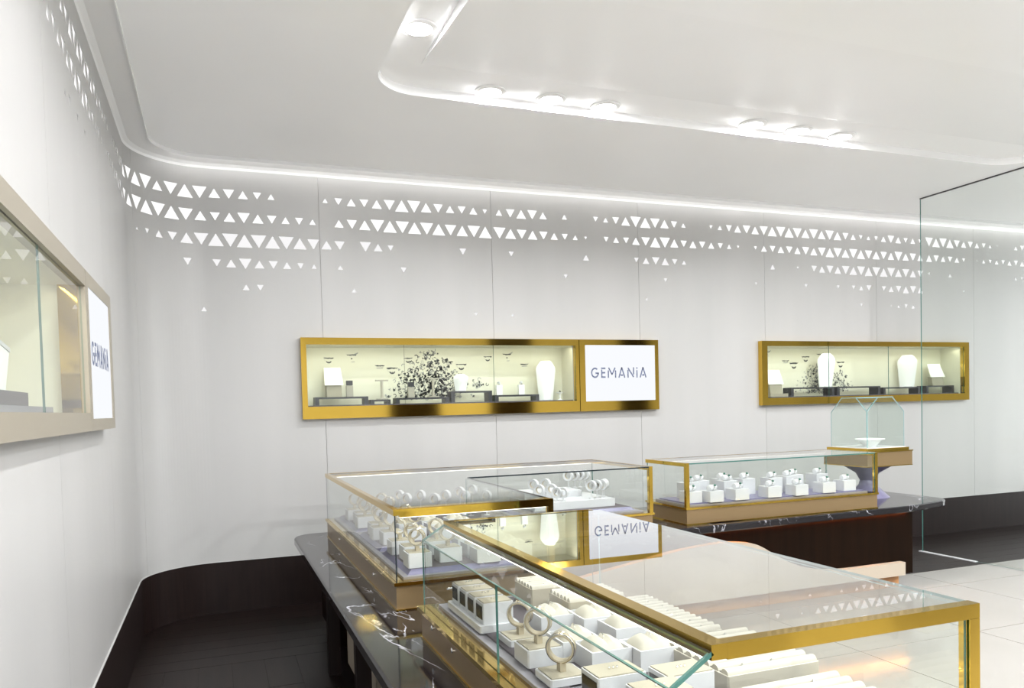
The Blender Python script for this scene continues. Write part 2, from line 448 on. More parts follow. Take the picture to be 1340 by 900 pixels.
# ---------------------------------------------------------------- floor
DX, DY, TP = .93, 4.785, .93
def build_floor():
    b = MB(); b.box(XL-.4, S_MAX, -2.6, WY+.4, -.06, -.004)
    fl = struct(b.build('floor', 'grout'), 'cream stone tile floor meeting dark wood boards behind the counters')
    g = .003
    xs = [4.333+TP*i for i in range(-4, 9)]; ys = [3.432+TP*i for i in range(-7, 3)]
    for i in range(len(xs)-1):
        for j in range(len(ys)-1):
            x0, x1, y0, y1 = max(xs[i], DX), min(xs[i+1], S_MAX), max(ys[j], -2.6), min(ys[j+1], DY)
            if x1-x0 < .05 or y1-y0 < .05: continue
            b = MB(); b.box(x0+g, x1-g, y0+g, y1-g, -.004, 0); b.build('tile', 'tile', fl)
    b = MB(); b.box(XL-.4, DX, -2.6, WY+.4, -.005, -.003); b.box(DX, S_MAX, DY, WY+.4, -.005, -.003); b.build('board_underlay', 'skirting', fl)
    # boards: staff aisle on the left, running along it; aisle behind the back counter
    x = XL
    while x < DX-.01:
        x1 = min(x+.178, DX); y = -2.6+random.random()*.8-.8
        while y < DY:
            y1 = min(y+1.45, DY); 
            if y1 > -2.6:
                b = MB(); b.box(x+.0012, x1-.0012, max(y, -2.6)+.0012, y1-.0012, -.004, 0); b.build('plank', 'dark_wood', fl)
            y = y1
        x = x1
    y = DY
    while y < WY-.005:
        y1 = min(y+.178, WY); x = XL-random.random()*1.0
        while x < S_MAX:
            x1 = min(x+1.6, S_MAX)
            b = MB(); b.box(max(x, XL)+.0012, x1-.0012, y+.0012, y1-.0012, -.004, 0); b.build('plank', 'dark_wood', fl)
            x = x1
        y = y1
build_floor()

# ---------------------------------------------------------------- shop front added behind the viewer, out of view, for polished metal to reflect
FY = -2.6
b = MB(); b.box(1.2, 3.08, FY-.1, FY, 0, 3.26); b.box(3.08, 4.08, FY-.1, FY, 2.1, 3.26); b.box(4.08, 5.1, FY-.1, FY, 0, 3.26); b.box(6.0, 12.0, FY-.1, FY, 0, 3.26)
struct(b.build('added_wall_front', 'wall'), 'unseen pale wall with one dark door, added opposite the back wall for the gold to reflect')
b = MB(); b.box(5.1, 6.0, FY-.12, FY+.04, 0, 3.26); struct(b.build('added_pier_1', 'brown_panel'), 'broad dark brown pier added to the unseen front wall for reflections')  # unseen piers added as dark bands in the gold reflections
b = MB(); b.box(8.0, 8.7, FY-.12, FY+.04, 0, 3.26); struct(b.build('added_pier_2', 'brown_panel'), 'narrower dark brown pier added to the unseen front wall for reflections')
b = MB(); b.box(11.9, 12.0, FY, 3.0, 0, 3.26); struct(b.build('added_wall_right', 'wall'), 'unseen pale side wall added far beyond the glass partition for reflections')  # unseen side wall added to tone down reflections in the gold frame
b = MB(); b.box(3.08, 4.08, FY-.08, FY-.03, 0.002, 2.1); struct(b.build('added_door_1', 'brown_panel'), 'dark brown door added to the unseen front wall for reflections')  # unseen door added as a dark patch for the gold to reflect

# ---------------------------------------------------------------- glass partition
GX = 6.118
o = empty('glass_partition', (GX, 4.4, 0), 'tall frameless clear glass partition standing on the floor near the round-ended counter', 'glass partition')
b = MB(off(o.location)); b.slab([(GX, 2.6, .006), (GX, 5.41, .006), (GX, 5.41, 3.262), (GX, 2.6, 3.262)], (.012, 0, 0)); b.build('glass_pane', ['glass_wall', 'glass_edge'], o)
b = MB(off(o.location)); b.box(GX-.012, GX+.024, 4.86, 5.44, 0, .008); b.build('floor_channel', 'white', o)
b = MB(off(o.location)); b.box(GX-.004, GX+.016, 2.6, 5.41, 3.255, 3.2619); b.build('top_channel', 'charcoal', o)

# ---------------------------------------------------------------- lettering
def letter_strokes():
    t = .15
    def bar(x0, y0, x1, y1, w=t):
        d = Vector((x1-x0, y1-y0)); n = Vector((-d.y, d.x)).normalized()*w/2
        return [(x0+n.x, y0+n.y), (x0-n.x, y0-n.y), (x1-n.x, y1-n.y), (x1+n.x, y1+n.y)]
    out = []
    def arc(cx, cy, r, a0, a1, n=20):
        for k in range(n):
            b0, b1 = a0+(a1-a0)*k/n, a0+(a1-a0)*(k+1)/n
            yield [(cx+(r-t/2)*math.cos(b0), cy+(r-t/2)*math.sin(b0)), (cx+(r+t/2)*math.cos(b0), cy+(r+t/2)*math.sin(b0)),
                   (cx+(r+t/2)*math.cos(b1), cy+(r+t/2)*math.sin(b1)), (cx+(r-t/2)*math.cos(b1), cy+(r-t/2)*math.sin(b1))]
    L = {}
    L['G'] = (list(arc(.45, .5, .43, math.radians(48), math.radians(352)))+[bar(.5, .46, .95, .46)], .95)
    L['E'] = ([bar(.075, 0, .075, .80), bar(.0, .925, .56, .925), bar(.15, .5, .52, .5), bar(.15, .075, .56, .075)], .56)
    L['M'] = ([bar(.075, 0, .075, .72), bar(.12, .98, .55, .32), bar(.55, .32, .98, .98), bar(1.025, 0, 1.025, .72)], 1.1)
    L['A'] = ([bar(.06, 0, .45, 1.0), bar(.45, 1.0, .84, 0), bar(.30, .25, .60, .25)], .9)
    L['N'] = ([bar(.075, 0, .075, .75), bar(.08, .95, .82, .05), bar(.825, .3, .825, 1.0)], .9)
    L['I'] = ([bar(.075, 0, .075, .72), bar(.0, .93, .15, .93)], .15)
    return L
LET = letter_strokes()
def wordmark(tf, parent, u0, u1, v0, v1):
    """letters laid out flat between u0..u1 (width) and v0..v1 (height); tf maps (u, v, w)"""
    word = 'GEMANIA'; sp = .30
    tot = sum(LET[c][1] for c in word)+sp*(len(word)-1)
    k = (u1-u0)/tot; x = 0
    for c in word:
        b = MB(lambda p: tf(p))
        for st in LET[c][0]:
            q = [(u0+(x+p[0])*k, v0+p[1]*(v1-v0)) for p in st]
            b.slab([(a, bb, .0004) for a, bb in q], (0, 0, .0012), 0, 0)
        b.build('letter', 'letters', parent); x += LET[c][1]+sp

# ---------------------------------------------------------------- wall showcases
P_ = .055
def print_motif(b, u, v, k, kind):
    """flat ink vignette: ragged strip with a half disc hanging below"""
    rnd = random.random
    def poly(ps, mi): b.slab([(a, c, 0.0) for a, c in ps], (0, 0, .0006), mi, mi)
    n = 7; top = [(u-k+2*k*i/n, v+k*.10*rnd()) for i in range(n+1)]; bot = [(u-k*.8+1.6*k*i/n, v-k*(.08+.16*rnd())) for i in range(n+1)]
    poly(top+bot[::-1], 0)
    if kind == 1:
        ps = [(u-k*.5*math.cos(PI*i/10), v-k*.62-k*.42*math.sin(PI*i/10)) for i in range(11)]
        ps += [(u+k*.30*math.cos(PI*i/8), v-k*.60-k*.20*math.sin(PI*i/8)) for i in range(9)]
        poly(ps, 0); poly([(u-k*.12, v-k*.70), (u+k*.12, v-k*.66), (u+k*.05, v-k*.84)], 0)
        poly([(u-k*.95, v-k*.1), (u-k*.92, v-k*.1), (u-k*.6, v-k*.7), (u-k*.64, v-k*.7)], 1)
    elif kind == 2:
        poly([(u-k*.2, v-k*.75), (u, v-k*.6), (u+k*.2, v-k*.78), (u, v-k*.95)], 0)
        poly([(u+k*.35, v+k*.05), (u+k*1.3, v+k*.5), (u+k*1.2, v+k*.15), (u+k*.6, v-k*.05)], 1)
        poly([(u-k*.1, v-k*1.35), (u+k*.6, v-k*1.3), (u+k*.55, v-k*1.45), (u-k*.05, v-k*1.48)], 1)
    else:
        poly([(u-k*.7, v-k*.42), (u+k*.7, v-k*.36), (u+k*.6, v-k*.56), (u-k*.6, v-k*.58)], 1)
def print_tree(b, u, v0, hw, hh, n, avoid=()):
    """ink thicket: curls, leaves and dabs massed into a mound"""
    cnt = 0
    while cnt < n:
        x = random.gauss(0, .40); y = abs(random.gauss(0, .45))
        if abs(x) > 1 or y > 1-.7*abs(x): continue
        cnt += 1
        px_, py_ = u+x*hw, v0+y*hh
        k = random.uniform(.006, .017); a = random.random()*PI*2
        mi = 0 if random.random() < .62 else 1
        if random.random() < .45:
            m_ = 7; r0, r1 = k*.7, k*1.15; sp = random.uniform(2.5, 4.8)
            for i in range(m_):
                t0, t1 = a+sp*i/m_, a+sp*(i+1)/m_
                b.slab([(px_+r0*math.cos(t0), py_+r0*math.sin(t0), 0), (px_+r1*math.cos(t0), py_+r1*math.sin(t0), 0),
                        (px_+r1*math.cos(t1), py_+r1*math.sin(t1), 0), (px_+r0*math.cos(t1), py_+r0*math.sin(t1), 0)], (0, 0, .0006), mi, mi)
        else:
            e = random.uniform(.35, .8)
            b.slab([(px_+k*math.cos(a+t)*(1 if i % 2 else e), py_+k*math.sin(a+t)*(1 if i % 2 else e), 0) for i, t in enumerate([2*PI*j/6 for j in range(6)])], (0, 0, .0006), mi, mi)

def showcase(name, lab, tf, base, u0, u1, v0, v1, o0, o1, w0, w1, joints, sign=None, frame='gold', motifs=None, depth=.24, glow=.23):
    """tf maps (u along wall, v height, w out of the wall) to world; opening o0..o1 x w0..w1"""
    root = empty(name, base, lab, 'showcase')
    L = Vector(base); T = lambda p: tf(p)-L
    def part(nm, mt, *boxes, par=root):
        b = MB(T)
        for (a, bb, c, d, e, f) in boxes: b.box(a, bb, c, d, e, f)
        return b.build(nm, mt, par)
    us = sign[0] if sign else u1
    part('frame_rail', frame, (u0, us-.006 if sign else u1, w1, v1, 0.001, P_))
    part('frame_rail', frame, (u0, us-.006 if sign else u1, v0, w0, 0.001, P_))
    part('frame_stile', frame, (u0, o0, w0, w1, 0.001, P_))
    part('frame_stile', frame, (o1, us-.006 if sign else u1, w0, w1, 0.001, P_))
    t = .012
    part('back_panel', 'interior', (o0-t, o1+t, w0-t, w1+t, -depth-t, -depth))
    part('side_panel', 'interior', (o0-t, o0, w0-t, w1+t, -depth, .001))
    part('side_panel', 'interior', (o1, o1+t, w0-t, w1+t, -depth, .001))
    part('top_panel', 'interior', (o0, o1, w1, w1+t, -depth, .001))
    part('shelf', 'white', (o0, o1, w0-t, w0, -depth, .03))
    for kk in range(3):
        uu = o0+(o1-o0)*(kk+.5)/3
        li = bpy.data.lights.new('cabinet_lamp', 'AREA'); li.shape = 'RECTANGLE'; li.size = (o1-o0)/3*.95; li.size_y = .02; li.energy = glow; li.color = (1, .95, .76)
        lo = bpy.data.objects.new('cabinet_lamp', li); COL.objects.link(lo); lo.parent = root
        a_, b_, c_ = tf(Vector((1, 0, 0)))-tf(Vector((0, 0, 0))), tf(Vector((0, 1, 0)))-tf(Vector((0, 0, 0))), tf(Vector((0, 0, 1)))-tf(Vector((0, 0, 0)))
        zz = (b_*.92+c_*.38).normalized(); yy = zz.cross(a_).normalized()
        mm = Matrix((a_, yy, zz)).transposed().to_4x4(); mm.translation = T(Vector((uu, w1-.012, -.02)))
        lo.matrix_local = mm
    js = [o0]+joints+[o1]
    for i in range(len(js)-1):
        b = MB(T); g = .0012
        b.slab([(js[i]+g, w0, .034), (js[i+1]-g, w0, .034), (js[i+1]-g, w1, .034), (js[i]+g, w1, .034)], (0, 0, .006))
        b.build('glass_pane', ['glass_side', 'glass_edge'], root)
    if frame != 'gold':
        part('gold_reveal', 'gold', (o1-.024, o1-.0005, w0+.0005, w1-.0005, -.035, .030))
    if motifs:
        mk = lambda: MB(lambda p: tf(Vector((p.x, p.y, p.z-depth+.001)))-L)
        ms, trees = motifs()
        for x_, y_, k_, kd in ms:
            b = mk(); print_motif(b, x_, y_, k_, kd); b.build('ink_motif', ['print', 'print_soft'], root)
        b = mk()
        for tr in trees: print_tree(b, *tr)
        tk = b.build('ink_thicket', ['print', 'print_soft'], root); tk['kind'] = 'stuff'
    if sign:
        a, bb, c, d, e, f = sign      # frame u0,u1 ; box u0,u1,v0,v1
        part('sign_frame', frame, (a, bb, f, v1, .001, P_), (a, bb, v0, e, .001, P_), (a, c, e, f, .001, P_), (d, bb, e, f, .001, P_))
        s = part('lightbox', 'lightbox', (c, d, e, f, .001, P_-.004))
        s['label'] = 'white backlit sign panel with dark lettering'
        wordmark(lambda p: tf(Vector((p.x, p.y, P_-.0035+p.z)))-L, s, c+(d-c)*.085, d-(d-c)*.13, e+(f-e)*.415, e+(f-e)*.60)
    return root
bk = lambda p: Vector((p.x, WY-p.z, p.y))
lf = lambda p: Vector((XL+p.z, p.x, p.y))
def bpix(x, y, Y=WY+.238): q = ony(x, y, Y); return q.x, q.z
def motifs_back():
    S = 5.36; ms = []
    for x, y, k, kd in [(215, 205, .036, 1), (375, 182, .036, 2), (573, 258, .036, 3), (660, 275, .042, 1), (772, 205, .034, 1), (922, 182, .038, 2), (1060, 232, .032, 3), (1145, 248, .042, 1)]:
        ms.append((*bpix(390+x/S, 430+y/S), k*1.15, kd))
    for x, y, k, kd in [(97, 195, .034, 1), (232, 178, .036, 2), (355, 247, .034, 3)]:
        ms.append((*bpix(620+x/S, 430+y/S), k*1.15, kd))
    u, v = bpix(563, 521); u2, v2 = bpix(625, 513)
    return ms, [(u, v, .40, .44, 620), (u2, v2+.04, .10, .09, 26)]
def motifs_right():
    S = 9.24; ms = []
    for x, y, k, kd in [(180, 185, .03, 2), (397, 293, .045, 3), (498, 322, .055, 1), (640, 245, .05, 1), (810, 215, .04, 2), (965, 285, .04, 3), (1062, 312, .052, 1)]:
        ms.append((*bpix(985+x/S, 440+y/S), k, kd))
    u, v = bpix(1077, 513); u2, v2 = bpix(1100, 512)
    return ms, [(u, v, .36, .40, 380), (u2, v2, .16, .26, 40)]
showcase('wall_showcase', 'long gold-framed wall showcase ending in a white lightbox, seen whole on back wall', bk, (2.1, WY, 1.40),
         .615, 3.68, 1.395, 2.005, .655, 2.875, 1.487, 1.953, [1.40, 2.14], (2.91, 3.68, 2.962, 3.645, 1.478, 1.958), motifs=motifs_back)
showcase('wall_showcase', 'gold-framed wall showcase partly behind the glass partition, without lightbox', bk, (6.1, WY, 1.40),
         4.795, 7.46, 1.402, 2.005, 4.86, 7.395, 1.470, 1.958, [5.60, 6.36], None, motifs=motifs_right)
showcase('wall_showcase', 'champagne-framed wall showcase with lightbox end on the wall beside the aisle', lf, (XL, 2.6, 1.40),
         1.03, 4.10, 1.398, 2.010, 1.07, 3.33, 1.467, 1.945, [1.82, 2.57], (3.345, 4.10, 3.40, 4.035, 1.445, 1.955), frame='champagne_light')

# ---------------------------------------------------------------- counters
ZM = .625
def rounded_poly(ps, rad, n=8):
    out = []
    for i, p in enumerate(ps):
        r = rad[i]; p = Vector(p)
        if r <= 0: out.append(tuple(p)); continue
        a = (Vector(ps[i-1])-p).normalized(); c = (Vector(ps[(i+1) % len(ps)])-p).normalized()
        ang = a.angle(c); d = r/math.tan(ang/2); ce = p+(a+c).normalized()*(r/math.sin(ang/2))
        s, e = p+a*d-ce, p+c*d-ce
        a0 = math.atan2(s.y, s.x); da = math.atan2(e.y, e.x)-a0
        while da > PI: da -= 2*PI
        while da < -PI: da += 2*PI
        for k in range(n+1): out.append((ce.x+r*math.cos(a0+da*k/n), ce.y+r*math.sin(a0+da*k/n)))
    return out
top = rounded_poly([(.458, .30), (1.52, .30), (1.52, 4.30), (4.9, 4.43), (5.47, 4.56), (5.47, 5.43), (.458, 5.43)], [.05, .05, .15, .6, .16, .16, .16])
b = MB()
n = len(top)
ce = [(p[0], p[1]) for p in top]
def inset(ps, d):
    out = []
    for i in range(len(ps)):
        a, p, c = Vector(ps[i-1]), Vector(ps[i]), Vector(ps[(i+1) % len(ps)])
        n1 = (p-a); n1 = Vector((-n1.y, n1.x)).normalized(); n2 = (c-p); n2 = Vector((-n2.y, n2.x)).normalized()
        nn = (n1+n2).normalized(); out.append((p.x+nn.x*d, p.y+nn.y*d))
    return out
rings = [(inset(ce, .008), ZM-.05), (ce, ZM-.042), (ce, ZM-.008), (inset(ce, .008), ZM)]
vs = [(p[0], p[1], z) for ps, z in rings for p in ps]
fs = [tuple(range(n))[::-1], tuple(range(3*n, 4*n))]+[(r*n+i, r*n+(i+1) % n, (r+1)*n+(i+1) % n, (r+1)*n+i) for r in range(3) for i in range(n)]
b.add(vs, fs)
tag(b.build('marble_worktop', 'marble'), 'L-shaped black marble counter top with white veins under the glass cases', 'worktop')

# body of the left arm
o = empty('counter_cabinet', (1.0, 2.6, 0), 'counter body under left marble arm with dark posts and cream panels facing the aisle', 'counter')
b = MB(off(o.location)); b.box(.66, 1.36, .42, 4.36, .06, ZM-.0505); b.build('body', 'brown_panel', o)
b = MB(off(o.location)); b.box(.70, 1.32, .46, 4.36, 0, .06); b.build('plinth', 'oak', o)
for k in range(5):
    y = .60+.93*k
    b = MB(off(o.location)); b.box(.535, .60, y-.03+.02, y+.05, 0, ZM-.0505); b.build('post', 'skirting', o)
    if k < 4:
        b = MB(off(o.location)); b.box(.63, .66, y+.06, y+.87, .08, ZM-.08); b.build('cream_panel', 'cream', o)
# body of the back arm
o = empty('counter_cabinet', (3.0, 4.9, 0), 'dark brown counter body under the marble, with cream wave panel along its foot', 'counter')
b = MB(off(o.location)); b.box(.62, 4.96, 4.475, 5.25, .10, ZM-.0505); b.build('body', 'brown_panel', o)
b = MB(off(o.location)); b.box(1.40, 4.845, 4.50, 5.20, 0, .10); b.build('plinth', 'oak', o)
wave = [(1.45, .30), (1.9, .33), (2.4, .40), (2.8, .462), (3.09, .487), (3.26, .488), (3.43, .465), (3.52, .43), (3.62, .372), (3.76, .30), (3.93, .243), (4.10, .213), (4.28, .203), (4.55, .203), (4.828, .203)]
def smooth_line(ps, n=5):
    out = []
    for i in range(len(ps)-1):
        p0, p1, p2, p3 = ps[max(i-1, 0)], ps[i], ps[i+1], ps[min(i+2, len(ps)-1)]
        for k in range(n):
            t = k/n
            out.append(tuple(.5*((2*p1[j])+(-p0[j]+p2[j])*t+(2*p0[j]-5*p1[j]+4*p2[j]-p3[j])*t*t+(-p0[j]+3*p1[j]-3*p2[j]+p3[j])*t**3) for j in range(2)))
    return out+[ps[-1]]
wl_ = smooth_line(wave)
b = MB(off(o.location)); b.slab([(x, 4.42, z) for x, z in wl_]+[(4.828, 4.42, .105), (1.45, 4.42, .105)], (0, .052, 0), 0, 0)
wp = b.build('wave_panel', 'cream', o); wp['label'] = 'cream panel with a wavy top edge'
b = MB(off(o.location)); b.box(1.6, 4.90, 4.464, 4.474, ZM-.0538, ZM-.0508); b.build('light_strip', 'led_amber', o)

# ---------------------------------------------------------------- glass cases
ZTOP, ZLED, ZDK = 1.041, .742, .752
def panes(root, L, quads, d, mats=('glass', 'glass_edge')):
    for q in quads:
        b = MB(lambda p: p-L); b.slab(q, d); b.build('glass_pane', list(mats), root)
def lockset(root, L, pts, ax):
    for p in pts:
        b = MB(lambda q: q-L); b.lathe([(.009, 0), (.009, .004), (.006, .006)], p, ax, 14); b.build('lock', 'chrome', root, True)

# --- near case -------------------------------------------------------
fx0, fx1, fy0, fy1 = .668, 1.388, 1.095, 2.735
L = Vector((1.03, 1.9, ZM)); T = lambda p: p-L
case1 = empty('glass_case', L, 'glass display case with slanted glass side, standing on marble nearest the brown locks aisle', 'display case')
case1['label'] = 'gold-framed glass case with sloping glass on the aisle side, holding ring boxes and slotted trays'
b = MB(T); b.box(fx0+.004, fx1-.004, fy0+.004, fy1-.004, ZM+.004, ZLED-.014); b.build('base', 'champagne', case1)
b = MB(T); b.box(fx0, fx1, fy0, fy1, ZM+.0002, ZM+.006); b.build('base_trim', 'gold', case1)
b = MB(T); b.box(fx0-.012, fx1, fy0, fy1, ZLED-.014, ZLED); b.build('ledge', 'gold', case1)
b = MB(T); b.box(fx0+.055, fx1-.03, fy0+.03, fy1-.05, ZLED, ZDK); b.build('deck', 'mauve_light', case1)
b = MB(T); b.box(fx0+.085, fx0+.125, fy0+.06, fy1-.09, ZDK, ZDK+.006); b.box(fx0+.17, fx1-.06, fy0+.06, fy1-.09, ZDK, ZDK+.006); b.build('deck_pad', 'mauve', case1)
gz = .979
gt = .0055
# vertical panes on the aisle side, two lengths
panes(case1, L, [[(fx0+.012, 1.945, ZLED), (fx0+.012, fy1-.006, ZLED), (fx0+.012, fy1-.006, gz), (fx0+.012, 1.945, gz)],
                 [(fx0+.012, fy0, ZLED), (fx0+.012, 1.942, ZLED), (fx0+.012, 1.942, gz), (fx0+.012, fy0, gz)]], (gt, 0, 0))
# sloping panes
bx0 = .764
panes(case1, L, [[(fx0+.012, fy0, gz), (fx0+.012, fy1-.006, gz), (bx0, fy1-.006, ZTOP-.010), (bx0, fy0, ZTOP-.010)]], (.005, 0, -.006))
# ends, far side, top
endq = lambda y: [(fx0+.02, y, ZLED), (fx1-.03, y, ZLED), (fx1-.03, y, ZTOP-.028), (bx0+.004, y, ZTOP-.028), (bx0+.004, y, ZTOP-.012), (fx0+.02, y, gz)]
panes(case1, L, [endq(fy0+.006), endq(fy1-.014)], (0, gt, 0))
panes(case1, L, [[(fx1-.012, fy0+.03, ZLED), (fx1-.012, fy1-.03, ZLED), (fx1-.012, fy1-.03, ZTOP-.009), (fx1-.012, fy0+.03, ZTOP-.009)]], (gt, 0, 0), ('glass', 'glass_edge_pale'))
panes(case1, L, [[(bx0+.032, fy0+.026, ZTOP-.006), (fx1-.002, fy0+.026, ZTOP-.006), (fx1-.002, fy1-.026, ZTOP-.006), (bx0+.032, fy1-.026, ZTOP-.006)]], (0, 0, .006), ('glass_top', 'glass_edge_pale'))
def bar(root, L, x0, x1, y0, y1, z0, z1, nm='frame_bar'):
    b = MB(lambda p: p-L); b.box(x0, x1, y0, y1, z0, z1); return b.build(nm, 'gold', root)
bar(case1, L, bx0, bx0+.032, fy0, fy1, ZTOP-.026, ZTOP+.001)
bar(case1, L, bx0+.0321, fx1, fy0, fy0+.026, ZTOP-.028, ZTOP+.001)
bar(case1, L, bx0+.0321, fx1-.03, fy1-.026, fy1, ZTOP-.022, ZTOP+.001)
bar(case1, L, fx1-.026, fx1, fy0, fy0+.026, ZLED, ZTOP-.0285, 'post')
b = MB(T); b.box(bx0+.002, bx0+.012, fy0+.03, fy1-.03, ZTOP-.030, ZTOP-.0262); b.build('light_strip', 'led_case', case1)
lockset(case1, L, [(fx0+.004, 2.58, .70), (fx0+.004, 2.34, .69), (fx0+.004, 1.72, .69)], (-1, 0, 0))

# --- L-shaped case ---------------------------------------------------
lx0, lx1, lx2, ly0, ly1, ly2 = .665, 1.378, 2.632, 3.135, 4.385, 5.24
L2 = Vector((1.3, 4.3, ZM)); T2 = lambda p: p-L2
case2 = empty('glass_case', L2, 'L-shaped gold-framed glass case holding bangle hoops and watch hoops on white steps', 'display case')
def lpoly(d): return [(lx0+d, ly0+d), (lx1-d, ly0+d), (lx1-d, ly1+d), (lx2-d, ly1+d), (lx2-d, ly2-d), (lx0+d, ly2-d)]
b = MB(T2); b.prism(lpoly(.004), ZM+.004, ZLED-.014); b.build('base', 'champagne', case2)
b = MB(T2); b.prism(lpoly(0), ZM+.0002, ZM+.006); b.build('base_trim', 'gold', case2)
b = MB(T2); b.prism(lpoly(-.006), ZLED-.014, ZLED); b.build('ledge', 'gold', case2)
b = MB(T2); b.prism(lpoly(.045), ZLED, ZDK); b.build('deck', 'mauve_light', case2)
b = MB(T2)
for (x0, x1, y0, y1) in [(lx0+.07, lx1-.06, ly0+.075, ly0+.62), (lx0+.07, lx1-.06, ly0+.68, ly0+1.25), (lx0+.07, 1.72, ly1+.12, ly2-.08), (1.78, lx2-.07, ly1+.12, ly2-.08)]:
    vs = [(x0, y0, ZDK), (x1, y0, ZDK), (x1, y1, ZDK), (x0, y1, ZDK), (x0+.02, y0+.02, ZDK+.02), (x1-.02, y0+.02, ZDK+.02), (x1-.02, y1-.02, ZDK+.02), (x0+.02, y1-.02, ZDK+.02)]
    b = MB(T2); b.add(vs, [(0, 3, 2, 1), (4, 5, 6, 7), (0, 1, 5, 4), (1, 2, 6, 5), (2, 3, 7, 6), (3, 0, 4, 7)], [1, 1, 0, 0, 0, 0]); b.build('deck_pad', ['lilac', 'mauve'], case2)
zt = ZTOP-.024
panes(case2, L2, [[(lx0+.004, ly0+.004, ZLED), (lx0+.004, ly2-.01, ZLED), (lx0+.004, ly2-.01, zt), (lx0+.004, ly0+.004, zt)]], (gt, 0, 0), ('glass', 'black_edge'))
panes(case2, L2, [[(lx0+.013, ly0+.004, ZLED), (lx1-.027, ly0+.004, ZLED), (lx1-.027, ly0+.004, zt), (lx0+.013, ly0+.004, zt)]], (0, gt, 0), ('glass', 'black_edge'))
panes(case2, L2, [[(lx1-.012, ly0+.026, ZLED), (lx1-.012, ly1, ZLED), (lx1-.012, ly1, ZTOP-.009), (lx1-.012, ly0+.026, ZTOP-.009)]], (gt, 0, 0))
panes(case2, L2, [[(lx1, ly1+.002, ZLED), (lx2-.026, ly1+.002, ZLED), (lx2-.026, ly1+.002, ZTOP-.009), (lx1, ly1+.002, ZTOP-.009)]], (0, gt, 0), ('glass', 'black_edge'))
panes(case2, L2, [[(lx2-.012, ly1+.028, ZLED), (lx2-.012, ly2-.01, ZLED), (lx2-.012, ly2-.01, zt), (lx2-.012, ly1+.028, zt)]], (gt, 0, 0))
panes(case2, L2, [[(lx0+.014, ly2-.012, ZLED), (lx2-.014, ly2-.012, ZLED), (lx2-.014, ly2-.012, zt), (lx0+.014, ly2-.012, zt)]], (0, gt, 0))
panes(case2, L2, [[(lx0+.026, ly0+.026, ZTOP-.008), (lx1-.001, ly0+.026, ZTOP-.008), (lx1-.001, ly1, ZTOP-.008), (lx2-.026, ly1, ZTOP-.008), (lx2-.026, ly2-.026, ZTOP-.008), (lx0+.026, ly2-.026, ZTOP-.008)]], (0, 0, .008), ('glass_clear', 'black_edge'))
bar(case2, L2, lx0, lx0+.026, ly0, ly2, zt, ZTOP+.001)
bar(case2, L2, lx0+.0262, lx2, ly2-.026, ly2, zt, ZTOP+.001)
bar(case2, L2, lx0+.0262, lx1, ly0, ly0+.026, ZTOP-.032, ZTOP+.001)
bar(case2, L2, lx2-.026, lx2, ly1, ly2-.0262, zt, ZTOP+.001)
bar(case2, L2, lx1-.026, lx1, ly0, ly0+.026, ZLED, ZTOP-.0325, 'post')
bar(case2, L2, lx2-.026, lx2, ly1, ly1+.026, ZLED, zt-.0005, 'post')
b = MB(T2); b.box(lx0+.03, lx1-.03, ly0+.014, ly0+.024, ZTOP-.036, ZTOP-.0323); b.build('light_strip', 'led_case', case2)
b = MB(T2); b.box(lx0+.03, lx2-.03, ly2-.022, ly2-.014, zt-.004, zt-.0003); b.build('light_strip', 'led_case', case2)
lockset(case2, L2, [(lx0+.004, 4.68, .69), (lx0+.004, 3.62, .685)], (-1, 0, 0))

# --- right-hand case ---------------------------------------------------
rx0, rx1, ry0, ry1 = 2.93, 4.60, 4.455, 4.98
L3 = Vector((3.76, 4.72, ZM)); T3 = lambda p: p-L3
case3 = empty('glass_case', L3, 'small rectangular gold-framed glass case holding white cubes, above the dark brown counter', 'display case')
b = MB(T3); b.box(rx0+.004, rx1-.004, ry0+.004, ry1-.004, ZM+.004, ZLED-.014); b.build('base', 'champagne', case3)
b = MB(T3); b.box(rx0, rx1, ry0, ry1, ZM+.0002, ZM+.007); b.build('base_trim', 'gold', case3)
b = MB(T3); b.box(rx0-.004, rx1+.004, ry0-.004, ry1+.004, ZLED-.014, ZLED); b.build('ledge', 'gold', case3)
b = MB(T3); b.box(rx0+.05, rx1-.05, ry0+.05, ry1-.05, ZLED, ZDK); b.build('deck', 'mauve_light', case3)
b = MB(T3); b.box(rx0+.07, rx1-.07, ry0+.07, ry1-.07, ZDK, ZDK+.008); b.build('deck_pad', 'lilac', case3)
panes(case3, L3, [[(rx0+.028, ry0+.003, ZLED), (rx1-.028, ry0+.003, ZLED), (rx1-.028, ry0+.003, ZTOP-.009), (rx0+.028, ry0+.003, ZTOP-.009)], [(rx0+.014, ry1-.012, ZLED), (rx1-.014, ry1-.012, ZLED), (rx1-.014, ry1-.012, zt), (rx0+.014, ry1-.012, zt)]], (0, gt, 0))
panes(case3, L3, [[(rx0+.004, ry0+.028, ZLED), (rx0+.004, ry1-.013, ZLED), (rx0+.004, ry1-.013, zt), (rx0+.004, ry0+.028, zt)], [(rx1-.012, ry0+.028, ZLED), (rx1-.012, ry1-.013, ZLED), (rx1-.012, ry1-.013, zt), (rx1-.012, ry0+.028, zt)]], (gt, 0, 0))
panes(case3, L3, [[(rx0+.026, ry0+.001, ZTOP-.008), (rx1-.026, ry0+.001, ZTOP-.008), (rx1-.026, ry1-.026, ZTOP-.008), (rx0+.026, ry1-.026, ZTOP-.008)]], (0, 0, .008))
bar(case3, L3, rx0, rx0+.026, ry0+.026, ry1, zt, ZTOP+.001)
bar(case3, L3, rx1-.026, rx1, ry0+.026, ry1, zt, ZTOP+.001)
